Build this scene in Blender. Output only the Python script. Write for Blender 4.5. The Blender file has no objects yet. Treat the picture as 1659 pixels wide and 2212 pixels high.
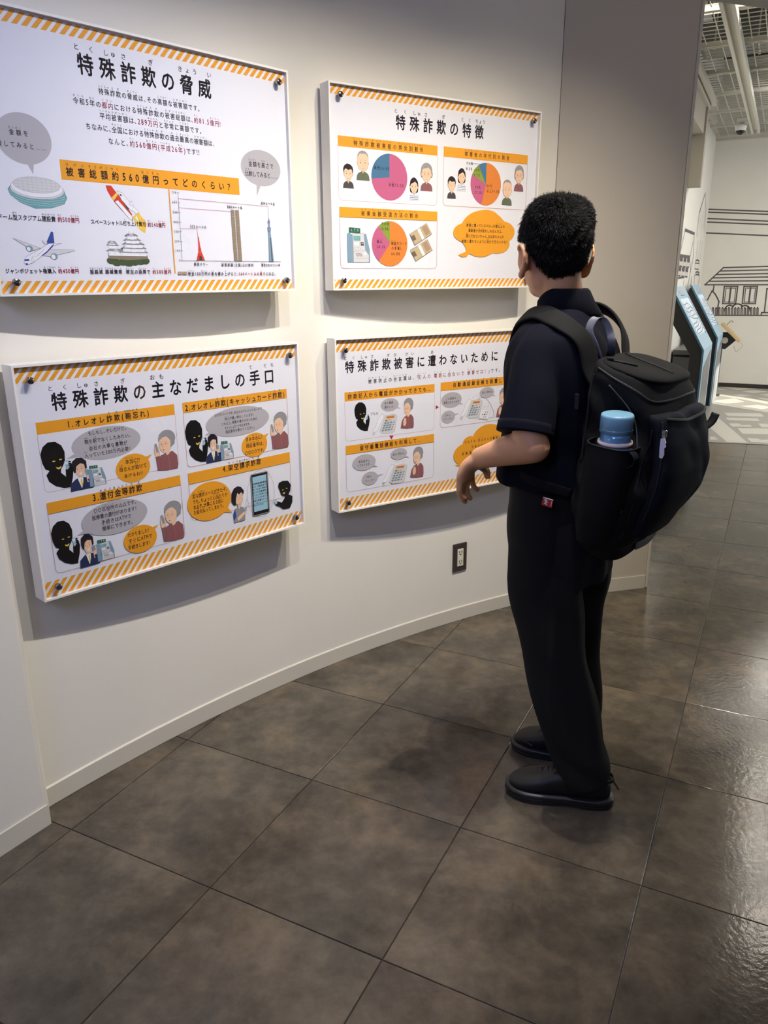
import bpy, bmesh, math, random
import numpy as np
from mathutils import Vector, Matrix
random.seed(7); rng = np.random.default_rng(7)
S = bpy.context.scene
COL = S.collection
PI = math.pi

# ------------------------------------------------------------------ camera
H = 1.377
cam_d = bpy.data.cameras.new('camera'); cam = bpy.data.objects.new('camera', cam_d); COL.objects.link(cam)
F_PX, PITCH, ROLL = 1662.8, 0.29397, -0.0069293
cam_d.sensor_fit = 'VERTICAL'; cam_d.sensor_height = 24.0; cam_d.lens = F_PX / 2212 * 24.0
cam_d.clip_start = 0.05; cam_d.clip_end = 60
_r = Vector((1, 0, 0)); _f = Vector((0, math.cos(PITCH), -math.sin(PITCH))); _u = Vector((0, math.sin(PITCH), math.cos(PITCH)))
_rr = _r * math.cos(ROLL) + _u * math.sin(ROLL); _uu = -_r * math.sin(ROLL) + _u * math.cos(ROLL)
cam.matrix_world = Matrix(((_rr.x, _uu.x, -_f.x, 0), (_rr.y, _uu.y, -_f.y, 0), (_rr.z, _uu.z, -_f.z, H), (0, 0, 0, 1)))
S.camera = cam

# ------------------------------------------------------------------ view, world
S.view_settings.view_transform = 'Standard'; S.view_settings.look = 'None'
S.view_settings.gamma = 1.0; S.view_settings.use_curve_mapping = False
S.view_settings.exposure = -0.06
W = bpy.data.worlds.new('world'); S.world = W; W.use_nodes = True
W.node_tree.nodes['Background'].inputs[0].default_value = (0.50, 0.62, 1.0, 1)
W.node_tree.nodes['Background'].inputs[1].default_value = 0.10

# wall geometry: the curved wall is an arc of a circle
CC = Vector((2.6556, -0.7049)); RR = 4.363
YAW = -0.466384
E1 = Vector((math.cos(YAW), math.sin(YAW), 0)); E2 = Vector((-math.sin(YAW), math.cos(YAW), 0))
def EV(a, b, z=0.0): return E1 * a + E2 * b + Vector((0, 0, z))
def wallpt(phi, d=0.0, z=0.0):
    a = math.radians(phi); return Vector((CC.x + (RR - d) * math.cos(a), CC.y + (RR - d) * math.sin(a), z))

def look(o, target):
    o.rotation_euler = (Vector(target) - o.location).to_track_quat('-Z', 'Y').to_euler()
def spot(loc, target, power, color, angle, blend=0.6, size=0.02):
    l = bpy.data.lights.new('spotlight', 'SPOT'); l.energy = power; l.color = color
    l.spot_size = math.radians(angle); l.spot_blend = blend; l.shadow_soft_size = size
    o = bpy.data.objects.new('spotlight', l); COL.objects.link(o); o.location = loc; look(o, target); return o
def area(loc, target, power, color, sx, sy, shape='RECTANGLE'):
    l = bpy.data.lights.new('area_light', 'AREA'); l.energy = power; l.color = color; l.shape = shape; l.size = sx; l.size_y = sy
    o = bpy.data.objects.new('area_light', l); COL.objects.link(o); o.location = loc; look(o, target); return o
WARM = (1.0, 0.90, 0.74)
# track spots that wash the panels on the curved wall
spot(wallpt(142.5, 1.20, 2.65), wallpt(141, 0, 0.30), 64, (0.84, 0.86, 1.0), 91, 1.0, 0.012)
spot(wallpt(133.4, 1.22, 2.65), wallpt(134, 0, 0.20), 96, (1.0, 0.95, 0.88), 89, 1.0, 0.012)
spot(wallpt(129.6, 1.22, 2.68), wallpt(128, 0, 0.20), 90, WARM, 89, 1.0, 0.012)
spot(wallpt(120.5, 1.20, 2.65), wallpt(121, 0, 0.20), 84, WARM, 89, 1.0, 0.012)
# added fill lights in the gallery; first a broad soft one overhead
area((0.9, -0.9, 2.66), (0.9, -0.9, 0), 8, (1.0, 0.92, 0.80), 2.6, 1.6)
area((-0.9, -0.7, 2.3), (-0.8, 1.7, 0.7), 22, (0.36, 0.44, 1.0), 0.7, 0.7)  # unseen cool fill from the left, tinting the lower wall blue
spot((2.3, 1.0, 2.62), (1.0, 3.25, 1.7), 24, (1.0, 0.93, 0.82), 60, 1.0, 0.05)  # fill added to brighten the pillar face
# downlights, overhead fill and daylight in the room beyond
for p in ((4.02, 7.30), (3.15, 5.51), (2.77, 4.74), (2.48, 4.06)):
    area((p[0], p[1], 2.68), (p[0], p[1], 0), 5, (1.0, 0.93, 0.80), 0.09, 0.09, 'DISK')
area(EV(1.6, 8.6, 2.9), EV(1.2, 8.9, 0), 115, (1.0, 0.97, 0.92), 3.2, 2.6)  # broad overhead fill added to brighten the room beyond
area(EV(4.8, 8.2, 1.6), EV(0, 8.6, 0.9), 75, (0.72, 0.85, 1.0), 2.4, 1.8)
sun = bpy.data.lights.new('sun', 'SUN'); sun.energy = 14; sun.color = (1.0, 0.93, 0.82); sun.angle = math.radians(0.5)
so = bpy.data.objects.new('sun', sun); COL.objects.link(so)
SUN_DIR = (E1 * -0.84 + E2 * 0.54) * math.cos(math.radians(15)) + Vector((0, 0, -math.sin(math.radians(15))))
so.location = EV(7, 5, 4); so.rotation_euler = SUN_DIR.to_track_quat('-Z', 'Y').to_euler()

# ------------------------------------------------------------------ materials
def srgb(r, g, b):
    f = lambda c: (c / 255 / 12.92) if c / 255 <= 0.04045 else ((c / 255 + 0.055) / 1.055) ** 2.4
    return (f(r), f(g), f(b), 1)
MATS = {}
def mat(name, col, rough=0.6, metal=0.0, spec=0.5, noise=0.0, nscale=40.0, bump=0.0, bscale=200.0, bdist=0.001, sheen=0.0, emit=None, estr=0.0, stretch=None):
    if name in MATS: return MATS[name]
    m = bpy.data.materials.new(name); m.use_nodes = True; nt = m.node_tree; b = nt.nodes['Principled BSDF']
    b.inputs['Base Color'].default_value = col; b.inputs['Roughness'].default_value = rough
    b.inputs['Metallic'].default_value = metal; b.inputs['Specular IOR Level'].default_value = spec
    if sheen: b.inputs['Sheen Weight'].default_value = sheen; b.inputs['Sheen Roughness'].default_value = 0.5
    if emit: b.inputs['Emission Color'].default_value = emit; b.inputs['Emission Strength'].default_value = estr
    tc = nt.nodes.new('ShaderNodeTexCoord'); src = tc.outputs['Object']
    if stretch:
        mp = nt.nodes.new('ShaderNodeMapping'); mp.inputs['Scale'].default_value = stretch; nt.links.new(src, mp.inputs[0]); src = mp.outputs[0]
    if noise:
        n = nt.nodes.new('ShaderNodeTexNoise'); n.inputs['Scale'].default_value = nscale; n.inputs['Detail'].default_value = 4
        nt.links.new(src, n.inputs['Vector'])
        r = nt.nodes.new('ShaderNodeValToRGB'); lo = tuple(c * (1 - noise) for c in col[:3]) + (1,); hi = tuple(min(1, c * (1 + noise)) for c in col[:3]) + (1,)
        r.color_ramp.elements[0].color = lo; r.color_ramp.elements[1].color = hi
        r.color_ramp.elements[0].position = 0.3; r.color_ramp.elements[1].position = 0.7
        nt.links.new(n.outputs['Fac'], r.inputs[0]); nt.links.new(r.outputs[0], b.inputs['Base Color'])
    if bump:
        n2 = nt.nodes.new('ShaderNodeTexNoise'); n2.inputs['Scale'].default_value = bscale; n2.inputs['Detail'].default_value = 3
        nt.links.new(src, n2.inputs['Vector'])
        bp = nt.nodes.new('ShaderNodeBump'); bp.inputs['Strength'].default_value = bump; bp.inputs['Distance'].default_value = bdist
        nt.links.new(n2.outputs['Fac'], bp.inputs['Height']); nt.links.new(bp.outputs[0], b.inputs['Normal'])
    MATS[name] = m; return m

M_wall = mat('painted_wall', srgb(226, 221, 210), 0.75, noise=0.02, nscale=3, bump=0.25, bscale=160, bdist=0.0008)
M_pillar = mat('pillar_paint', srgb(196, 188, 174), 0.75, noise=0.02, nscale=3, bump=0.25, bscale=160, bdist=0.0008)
M_base = mat('baseboard_vinyl', srgb(206, 200, 186), 0.4)
M_white = mat('white_frame_paint', srgb(232, 229, 222), 0.45)
M_sheet = mat('printed_sheet', srgb(233, 233, 240), 0.5)
M_gold = mat('gilt_edge', srgb(190, 170, 120), 0.35)
M_chrome = mat('chrome', srgb(150, 150, 152), 0.18, metal=1.0)
M_black = mat('black_metal', srgb(38, 34, 34), 0.35)
M_dark = mat('charcoal_laminate', srgb(44, 44, 44), 0.55)
M_blue = mat('pale_blue_laminate', srgb(165, 196, 214), 0.35)
M_blueedge = mat('blue_edge', srgb(84, 128, 156), 0.35)
M_metal = mat('pale_channel_metal', srgb(214, 210, 198), 0.45)
M_wire = mat('wire_white', srgb(205, 200, 184), 0.5)
M_plenum = mat('plenum_dark', srgb(44, 45, 43), 0.8, noise=0.3, nscale=1.5)
M_duct = mat('duct_metal', srgb(150, 155, 154), 0.35, metal=0.6, noise=0.2, nscale=3)
M_wood = mat('pale_wood', srgb(205, 178, 130), 0.45, noise=0.12, nscale=30, stretch=(1, 12, 1))
M_mural = mat('mural_line', srgb(92, 84, 84), 0.6)
M_muralg = mat('mural_grey', srgb(186, 180, 176), 0.6)
M_maplight = mat('map_block', srgb(206, 200, 188), 0.35)
M_mapgrey = mat('map_grey', srgb(158, 154, 146), 0.35)
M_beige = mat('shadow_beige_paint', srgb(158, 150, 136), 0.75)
M_plate = mat('outlet_plate', srgb(62, 54, 52), 0.35)
M_socket = mat('socket_ivory', srgb(222, 216, 196), 0.4)
M_slot = mat('slot_dark', srgb(40, 34, 30), 0.6)
M_skin = mat('skin', srgb(208, 154, 112), 0.5, noise=0.05, nscale=30, bump=0.1, bscale=400, bdist=0.0005)
M_skin.node_tree.nodes['Principled BSDF'].inputs['Subsurface Weight'].default_value = 0.12
M_skin.node_tree.nodes['Principled BSDF'].inputs['Subsurface Radius'].default_value = (0.01, 0.004, 0.002)
M_hair = mat('black_hair', srgb(9, 8, 8), 0.65, spec=0.12)
M_shirt = mat('navy_shirt', srgb(10, 11, 23), 0.9, spec=0.12, bump=0.3, bscale=900, bdist=0.0004)
M_shirt2 = mat('navy_shirt_seam', srgb(8, 9, 19), 0.9, spec=0.12)
M_trouser = mat('black_trousers', srgb(25, 25, 25), 0.9, spec=0.2, bump=0.3, bscale=900, bdist=0.0004)
M_pack = mat('black_nylon', srgb(14, 14, 15), 0.8, spec=0.18, bump=0.4, bscale=1100, bdist=0.0004)
M_pack2 = mat('black_nylon_trim', srgb(22, 22, 24), 0.6, spec=0.3)
M_packblue = mat('blue_black_nylon', srgb(12, 14, 25), 0.8, spec=0.18, bump=0.4, bscale=1100, bdist=0.0004)
M_shoe = mat('black_shoe', srgb(20, 20, 21), 0.55, spec=0.4, bump=0.2, bscale=500, bdist=0.0004)
M_sole = mat('black_rubber', srgb(24, 24, 26), 0.4, spec=0.5)
M_ribbon = mat('grey_ribbon', srgb(118, 119, 126), 0.6)
M_zip = mat('pale_zip_pull', srgb(190, 188, 205), 0.35)
M_red = mat('red_tag', srgb(170, 28, 34), 0.6)
M_tagw = mat('tag_white', srgb(225, 215, 215), 0.6)
M_bottle = mat('powder_blue_bottle', srgb(120, 165, 190), 0.32, bump=0.1, bscale=700, bdist=0.0003)
M_bottle2 = mat('bottle_body_blue', srgb(112, 160, 200), 0.22, metal=0.3)
M_ring = mat('pale_pink_ring', srgb(205, 188, 186), 0.5)
M_lens = mat('dome_lens', srgb(30, 26, 32), 0.08)
M_nail = mat('nail', srgb(205, 160, 140), 0.35)
M_grout = mat('joint_dark', srgb(50, 44, 38), 0.8)

def clear_acrylic():
    m = bpy.data.materials.new('clear_acrylic'); m.use_nodes = True; nt = m.node_tree; nt.nodes.clear()
    out = nt.nodes.new('ShaderNodeOutputMaterial'); mix = nt.nodes.new('ShaderNodeMixShader')
    tr = nt.nodes.new('ShaderNodeBsdfTransparent'); tr.inputs[0].default_value = (0.985, 0.985, 0.985, 1)
    gl = nt.nodes.new('ShaderNodeBsdfGlossy'); gl.inputs['Roughness'].default_value = 0.02
    lw = nt.nodes.new('ShaderNodeLayerWeight'); lw.inputs[0].default_value = 0.5
    pw = nt.nodes.new('ShaderNodeMath'); pw.operation = 'POWER'; pw.inputs[1].default_value = 5.0
    ma = nt.nodes.new('ShaderNodeMath'); ma.operation = 'MULTIPLY_ADD'; ma.inputs[1].default_value = 0.92; ma.inputs[2].default_value = 0.03
    nt.links.new(lw.outputs['Facing'], pw.inputs[0]); nt.links.new(pw.outputs[0], ma.inputs[0]); nt.links.new(ma.outputs[0], mix.inputs[0]); nt.links.new(tr.outputs[0], mix.inputs[1]); nt.links.new(gl.outputs[0], mix.inputs[2])
    nt.links.new(mix.outputs[0], out.inputs[0]); return m
M_acrylic = clear_acrylic()

def floor_mat():
    m = bpy.data.materials.new('stained_concrete_tile'); m.use_nodes = True; nt = m.node_tree; b = nt.nodes['Principled BSDF']
    N = nt.nodes.new; Lk = nt.links.new
    geo = N('ShaderNodeNewGeometry'); oi = N('ShaderNodeObjectInfo')
    add = N('ShaderNodeVectorMath'); add.operation = 'ADD'; sc = N('ShaderNodeVectorMath'); sc.operation = 'SCALE'; sc.inputs[3].default_value = 40.0
    cmb = N('ShaderNodeCombineXYZ'); Lk(oi.outputs['Random'], cmb.inputs[2]); Lk(cmb.outputs[0], sc.inputs[0])
    Lk(geo.outputs['Position'], add.inputs[0]); Lk(sc.outputs[0], add.inputs[1])
    n1 = N('ShaderNodeTexNoise'); n1.inputs['Scale'].default_value = 4.2; n1.inputs['Detail'].default_value = 7; n1.inputs['Roughness'].default_value = 0.68; n1.inputs['Distortion'].default_value = 0.15
    Lk(add.outputs[0], n1.inputs['Vector'])
    cr = N('ShaderNodeValToRGB'); e = cr.color_ramp.elements
    e[0].position = 0.30; e[0].color = srgb(57, 52, 45); e[1].position = 0.72; e[1].color = srgb(115, 104, 86)
    k = cr.color_ramp.elements.new(0.5); k.color = srgb(84, 77, 66)
    Lk(n1.outputs['Fac'], cr.inputs[0])
    n2 = N('ShaderNodeTexNoise'); n2.inputs['Scale'].default_value = 22; n2.inputs['Detail'].default_value = 5; Lk(add.outputs[0], n2.inputs['Vector'])
    mx = N('ShaderNodeMix'); mx.data_type = 'RGBA'; mx.blend_type = 'OVERLAY'; mx.inputs[0].default_value = 0.35
    Lk(cr.outputs[0], mx.inputs[6]); Lk(n2.outputs['Fac'], mx.inputs[7])
    n3 = N('ShaderNodeTexNoise'); n3.inputs['Scale'].default_value = 2.1; n3.inputs['Detail'].default_value = 3; Lk(add.outputs[0], n3.inputs['Vector'])
    r3 = N('ShaderNodeValToRGB'); r3.color_ramp.elements[0].position = 0.45; r3.color_ramp.elements[1].position = 0.65; Lk(n3.outputs['Fac'], r3.inputs[0])
    mx2 = N('ShaderNodeMix'); mx2.data_type = 'RGBA'; mx2.blend_type = 'MULTIPLY'; mx2.inputs[7].default_value = (0.93, 0.86, 0.83, 1)
    mth = N('ShaderNodeMath'); mth.operation = 'MULTIPLY'; mth.inputs[1].default_value = 0.55; Lk(r3.outputs[0], mth.inputs[0]); Lk(mth.outputs[0], mx2.inputs[0])
    Lk(mx.outputs[2], mx2.inputs[6]); Lk(mx2.outputs[2], b.inputs['Base Color'])
    n4 = N('ShaderNodeTexNoise'); n4.inputs['Scale'].default_value = 70; n4.inputs['Detail'].default_value = 4; Lk(geo.outputs['Position'], n4.inputs['Vector'])
    bp = N('ShaderNodeBump'); bp.inputs['Strength'].default_value = 0.42; bp.inputs['Distance'].default_value = 0.0012
    Lk(n4.outputs['Fac'], bp.inputs['Height']); Lk(bp.outputs[0], b.inputs['Normal'])
    b.inputs['Roughness'].default_value = 0.15; b.inputs['Specular IOR Level'].default_value = 0.42
    return m
M_floor = floor_mat()

# ------------------------------------------------------------------ helpers
def link(name, me, m, parent=None):
    o = bpy.data.objects.new(name, me); COL.objects.link(o)
    if m is not None:
        for x in (m if isinstance(m, (list, tuple)) else [m]): me.materials.append(x)
    if parent: o.parent = parent
    return o
def obj(name, bm, m, parent=None, smooth=False):
    me = bpy.data.meshes.new(name); bm.normal_update(); bm.to_mesh(me); bm.free()
    if smooth:
        for p in me.polygons: p.use_smooth = True
    return link(name, me, m, parent)
def thing(name, label, cat, loc=(0, 0, 0), group=None):
    o = bpy.data.objects.new(name, None); COL.objects.link(o); o.empty_display_size = 0.05
    o.location = loc; o['label'] = label; o['category'] = cat
    if group: o['group'] = group
    return o
def tag(o, label, cat, group=None):
    o['label'] = label; o['category'] = cat
    if group: o['group'] = group
    return o
def struct(o): o['kind'] = 'structure'; return o
def box(bm, c, ex, ey, ez, X=Vector((1, 0, 0)), Y=Vector((0, 1, 0)), Z=Vector((0, 0, 1))):
    """box centred at c with full extents ex,ey,ez along X,Y,Z"""
    c = Vector(c); v = []
    for k in (-1, 1):
        for j in (-1, 1):
            for i in (-1, 1): v.append(bm.verts.new(c + X * (i * ex / 2) + Y * (j * ey / 2) + Z * (k * ez / 2)))
    for f in ((0, 2, 3, 1), (4, 5, 7, 6), (0, 1, 5, 4), (2, 6, 7, 3), (0, 4, 6, 2), (1, 3, 7, 5)): bm.faces.new([v[i] for i in f])
    return v
def beveled(bm, w=0.002, seg=2):
    bmesh.ops.recalc_face_normals(bm, faces=bm.faces)
    bmesh.ops.bevel(bm, geom=list(bm.edges), offset=w, segments=seg, affect='EDGES', profile=0.5); return bm
def prism(bm, pts, a, b=None, vec=None):
    """extrude polygon pts (3d) by vec"""
    lo = [bm.verts.new(Vector(p)) for p in pts]; hi = [bm.verts.new(Vector(p) + vec) for p in pts]
    bm.faces.new(lo[::-1]); bm.faces.new(hi); n = len(pts)
    for i in range(n): bm.faces.new((lo[i], lo[(i + 1) % n], hi[(i + 1) % n], hi[i]))
def cyl(bm, c, axis, r, h, n=24, r2=None, cap=True):
    axis = Vector(axis).normalized(); t = axis.orthogonal().normalized(); s = axis.cross(t); c = Vector(c); r2 = r if r2 is None else r2
    a = [bm.verts.new(c + (t * math.cos(2 * PI * i / n) + s * math.sin(2 * PI * i / n)) * r) for i in range(n)]
    b = [bm.verts.new(c + axis * h + (t * math.cos(2 * PI * i / n) + s * math.sin(2 * PI * i / n)) * r2) for i in range(n)]
    for i in range(n): bm.faces.new((a[i], a[(i + 1) % n], b[(i + 1) % n], b[i]))
    if cap: bm.faces.new(a[::-1]); bm.faces.new(b)
def lathe(bm, c, axis, prof, n=32):
    axis = Vector(axis).normalized(); t = axis.orthogonal().normalized(); s = axis.cross(t); c = Vector(c); rings = []
    for r, h in prof:
        rings.append([bm.verts.new(c + axis * h + (t * math.cos(2 * PI * i / n) + s * math.sin(2 * PI * i / n)) * max(r, 1e-5)) for i in range(n)])
    for a, b in zip(rings, rings[1:]):
        for i in range(n): bm.faces.new((a[i], a[(i + 1) % n], b[(i + 1) % n], b[i]))
    bm.faces.new(rings[0][::-1]); bm.faces.new(rings[-1])
def cr(p, t):
    """catmull-rom through numpy rows p at parameter t"""
    n = len(p); i = min(int(t), n - 2); f = t - i
    p0 = p[max(i - 1, 0)]; p1 = p[i]; p2 = p[i + 1]; p3 = p[min(i + 2, n - 1)]
    return 0.5 * ((2 * p1) + (-p0 + p2) * f + (2 * p0 - 5 * p1 + 4 * p2 - p3) * f * f + (-p0 + 3 * p1 - 3 * p2 + p3) * f ** 3)
def tube(bm, pts, rad, ref=None, n=16, sub=4, cap=True, power=2.0):
    """smooth swept tube; rad rows are r or (ra, rb) with ra along ref"""
    P = np.array([list(p) for p in pts], float)
    R = np.array([(r, r) if np.isscalar(r) else r for r in rad], float)
    m = (len(P) - 1) * sub + 1; rings = []
    last = None
    for k in range(m):
        t = k / sub; c = cr(P, t); r = cr(R, t)
        d = cr(P, min(t + 0.05, len(P) - 1 - 1e-6)) - cr(P, max(t - 0.05, 0)); d = Vector(d).normalized()
        if ref is not None: a = Vector(ref)
        else: a = last if last is not None else d.orthogonal()
        a = (a - d * a.dot(d)).normalized(); b = d.cross(a); last = a; ring = []
        for i in range(n):
            th = 2 * PI * i / n; cx = math.cos(th); sx = math.sin(th)
            e = 2.0 / power; cx = math.copysign(abs(cx) ** e, cx); sx = math.copysign(abs(sx) ** e, sx)
            ring.append(bm.verts.new(Vector(c) + a * (r[0] * cx) + b * (r[1] * sx)))
        rings.append(ring)
    for a, b in zip(rings, rings[1:]):
        for i in range(n): bm.faces.new((a[i], a[(i + 1) % n], b[(i + 1) % n], b[i]))
    if cap: bm.faces.new(rings[0][::-1]); bm.faces.new(rings[-1])
    return rings
def loft(bm, rings, cap=True):
    vs = [[bm.verts.new(Vector(p)) for p in r] for r in rings]; n = len(vs[0])
    for a, b in zip(vs, vs[1:]):
        for i in range(n): bm.faces.new((a[i], a[(i + 1) % n], b[(i + 1) % n], b[i]))
    if cap: bm.faces.new(vs[0][::-1]); bm.faces.new(vs[-1])
def sell(c, A, B, ra, rb, n=32, power=2.0):
    """superellipse ring"""
    out = []; e = 2.0 / power; c = Vector(c)
    for i in range(n):
        th = 2 * PI * i / n; cx = math.cos(th); sx = math.sin(th)
        out.append(c + A * (ra * math.copysign(abs(cx) ** e, cx)) + B * (rb * math.copysign(abs(sx) ** e, sx)))
    return out
def ellipsoid(bm, c, A, B, Cc, ra, rb, rc, nu=20, nv=14):
    c = Vector(c); rings = []
    for j in range(1, nv):
        ph = PI * j / nv; z = math.cos(ph); s = math.sin(ph)
        rings.append([bm.verts.new(c + A * (ra * s * math.cos(2 * PI * i / nu)) + B * (rb * s * math.sin(2 * PI * i / nu)) + Cc * (rc * z)) for i in range(nu)])
    top = bm.verts.new(c + Cc * rc); bot = bm.verts.new(c - Cc * rc)
    for i in range(nu):
        bm.faces.new((top, rings[0][i], rings[0][(i + 1) % nu])); bm.faces.new((bot, rings[-1][(i + 1) % nu], rings[-1][i]))
    for a, b in zip(rings, rings[1:]):
        for i in range(nu): bm.faces.new((a[i], b[i], b[(i + 1) % nu], a[(i + 1) % nu]))
def ball(bm, c, r): ellipsoid(bm, c, Vector((1, 0, 0)), Vector((0, 1, 0)), Vector((0, 0, 1)), r, r, r, 14, 10)
def remesh(bm, name, m, parent, voxel, smooth=6, factor=0.5, post=None):
    bmesh.ops.recalc_face_normals(bm, faces=bm.faces)
    me = bpy.data.meshes.new('tmp'); bm.to_mesh(me); bm.free(); o = bpy.data.objects.new('tmp', me); COL.objects.link(o)
    md = o.modifiers.new('r', 'REMESH'); md.mode = 'VOXEL'; md.voxel_size = voxel
    if smooth:
        ms = o.modifiers.new('s', 'SMOOTH'); ms.iterations = smooth; ms.factor = factor
    dg = bpy.context.evaluated_depsgraph_get(); dg.update()
    out = bpy.data.meshes.new_from_object(o.evaluated_get(dg)); bpy.data.objects.remove(o); bpy.data.meshes.remove(me)
    if post: post(out)
    for p in out.polygons: p.use_smooth = True
    out.name = name
    return link(name, out, m, parent)
def npverts(me):
    a = np.empty(len(me.vertices) * 3); me.vertices.foreach_get('co', a); return a.reshape(-1, 3)
def setverts(me, a): me.vertices.foreach_set('co', a.ravel()); me.update()

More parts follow.
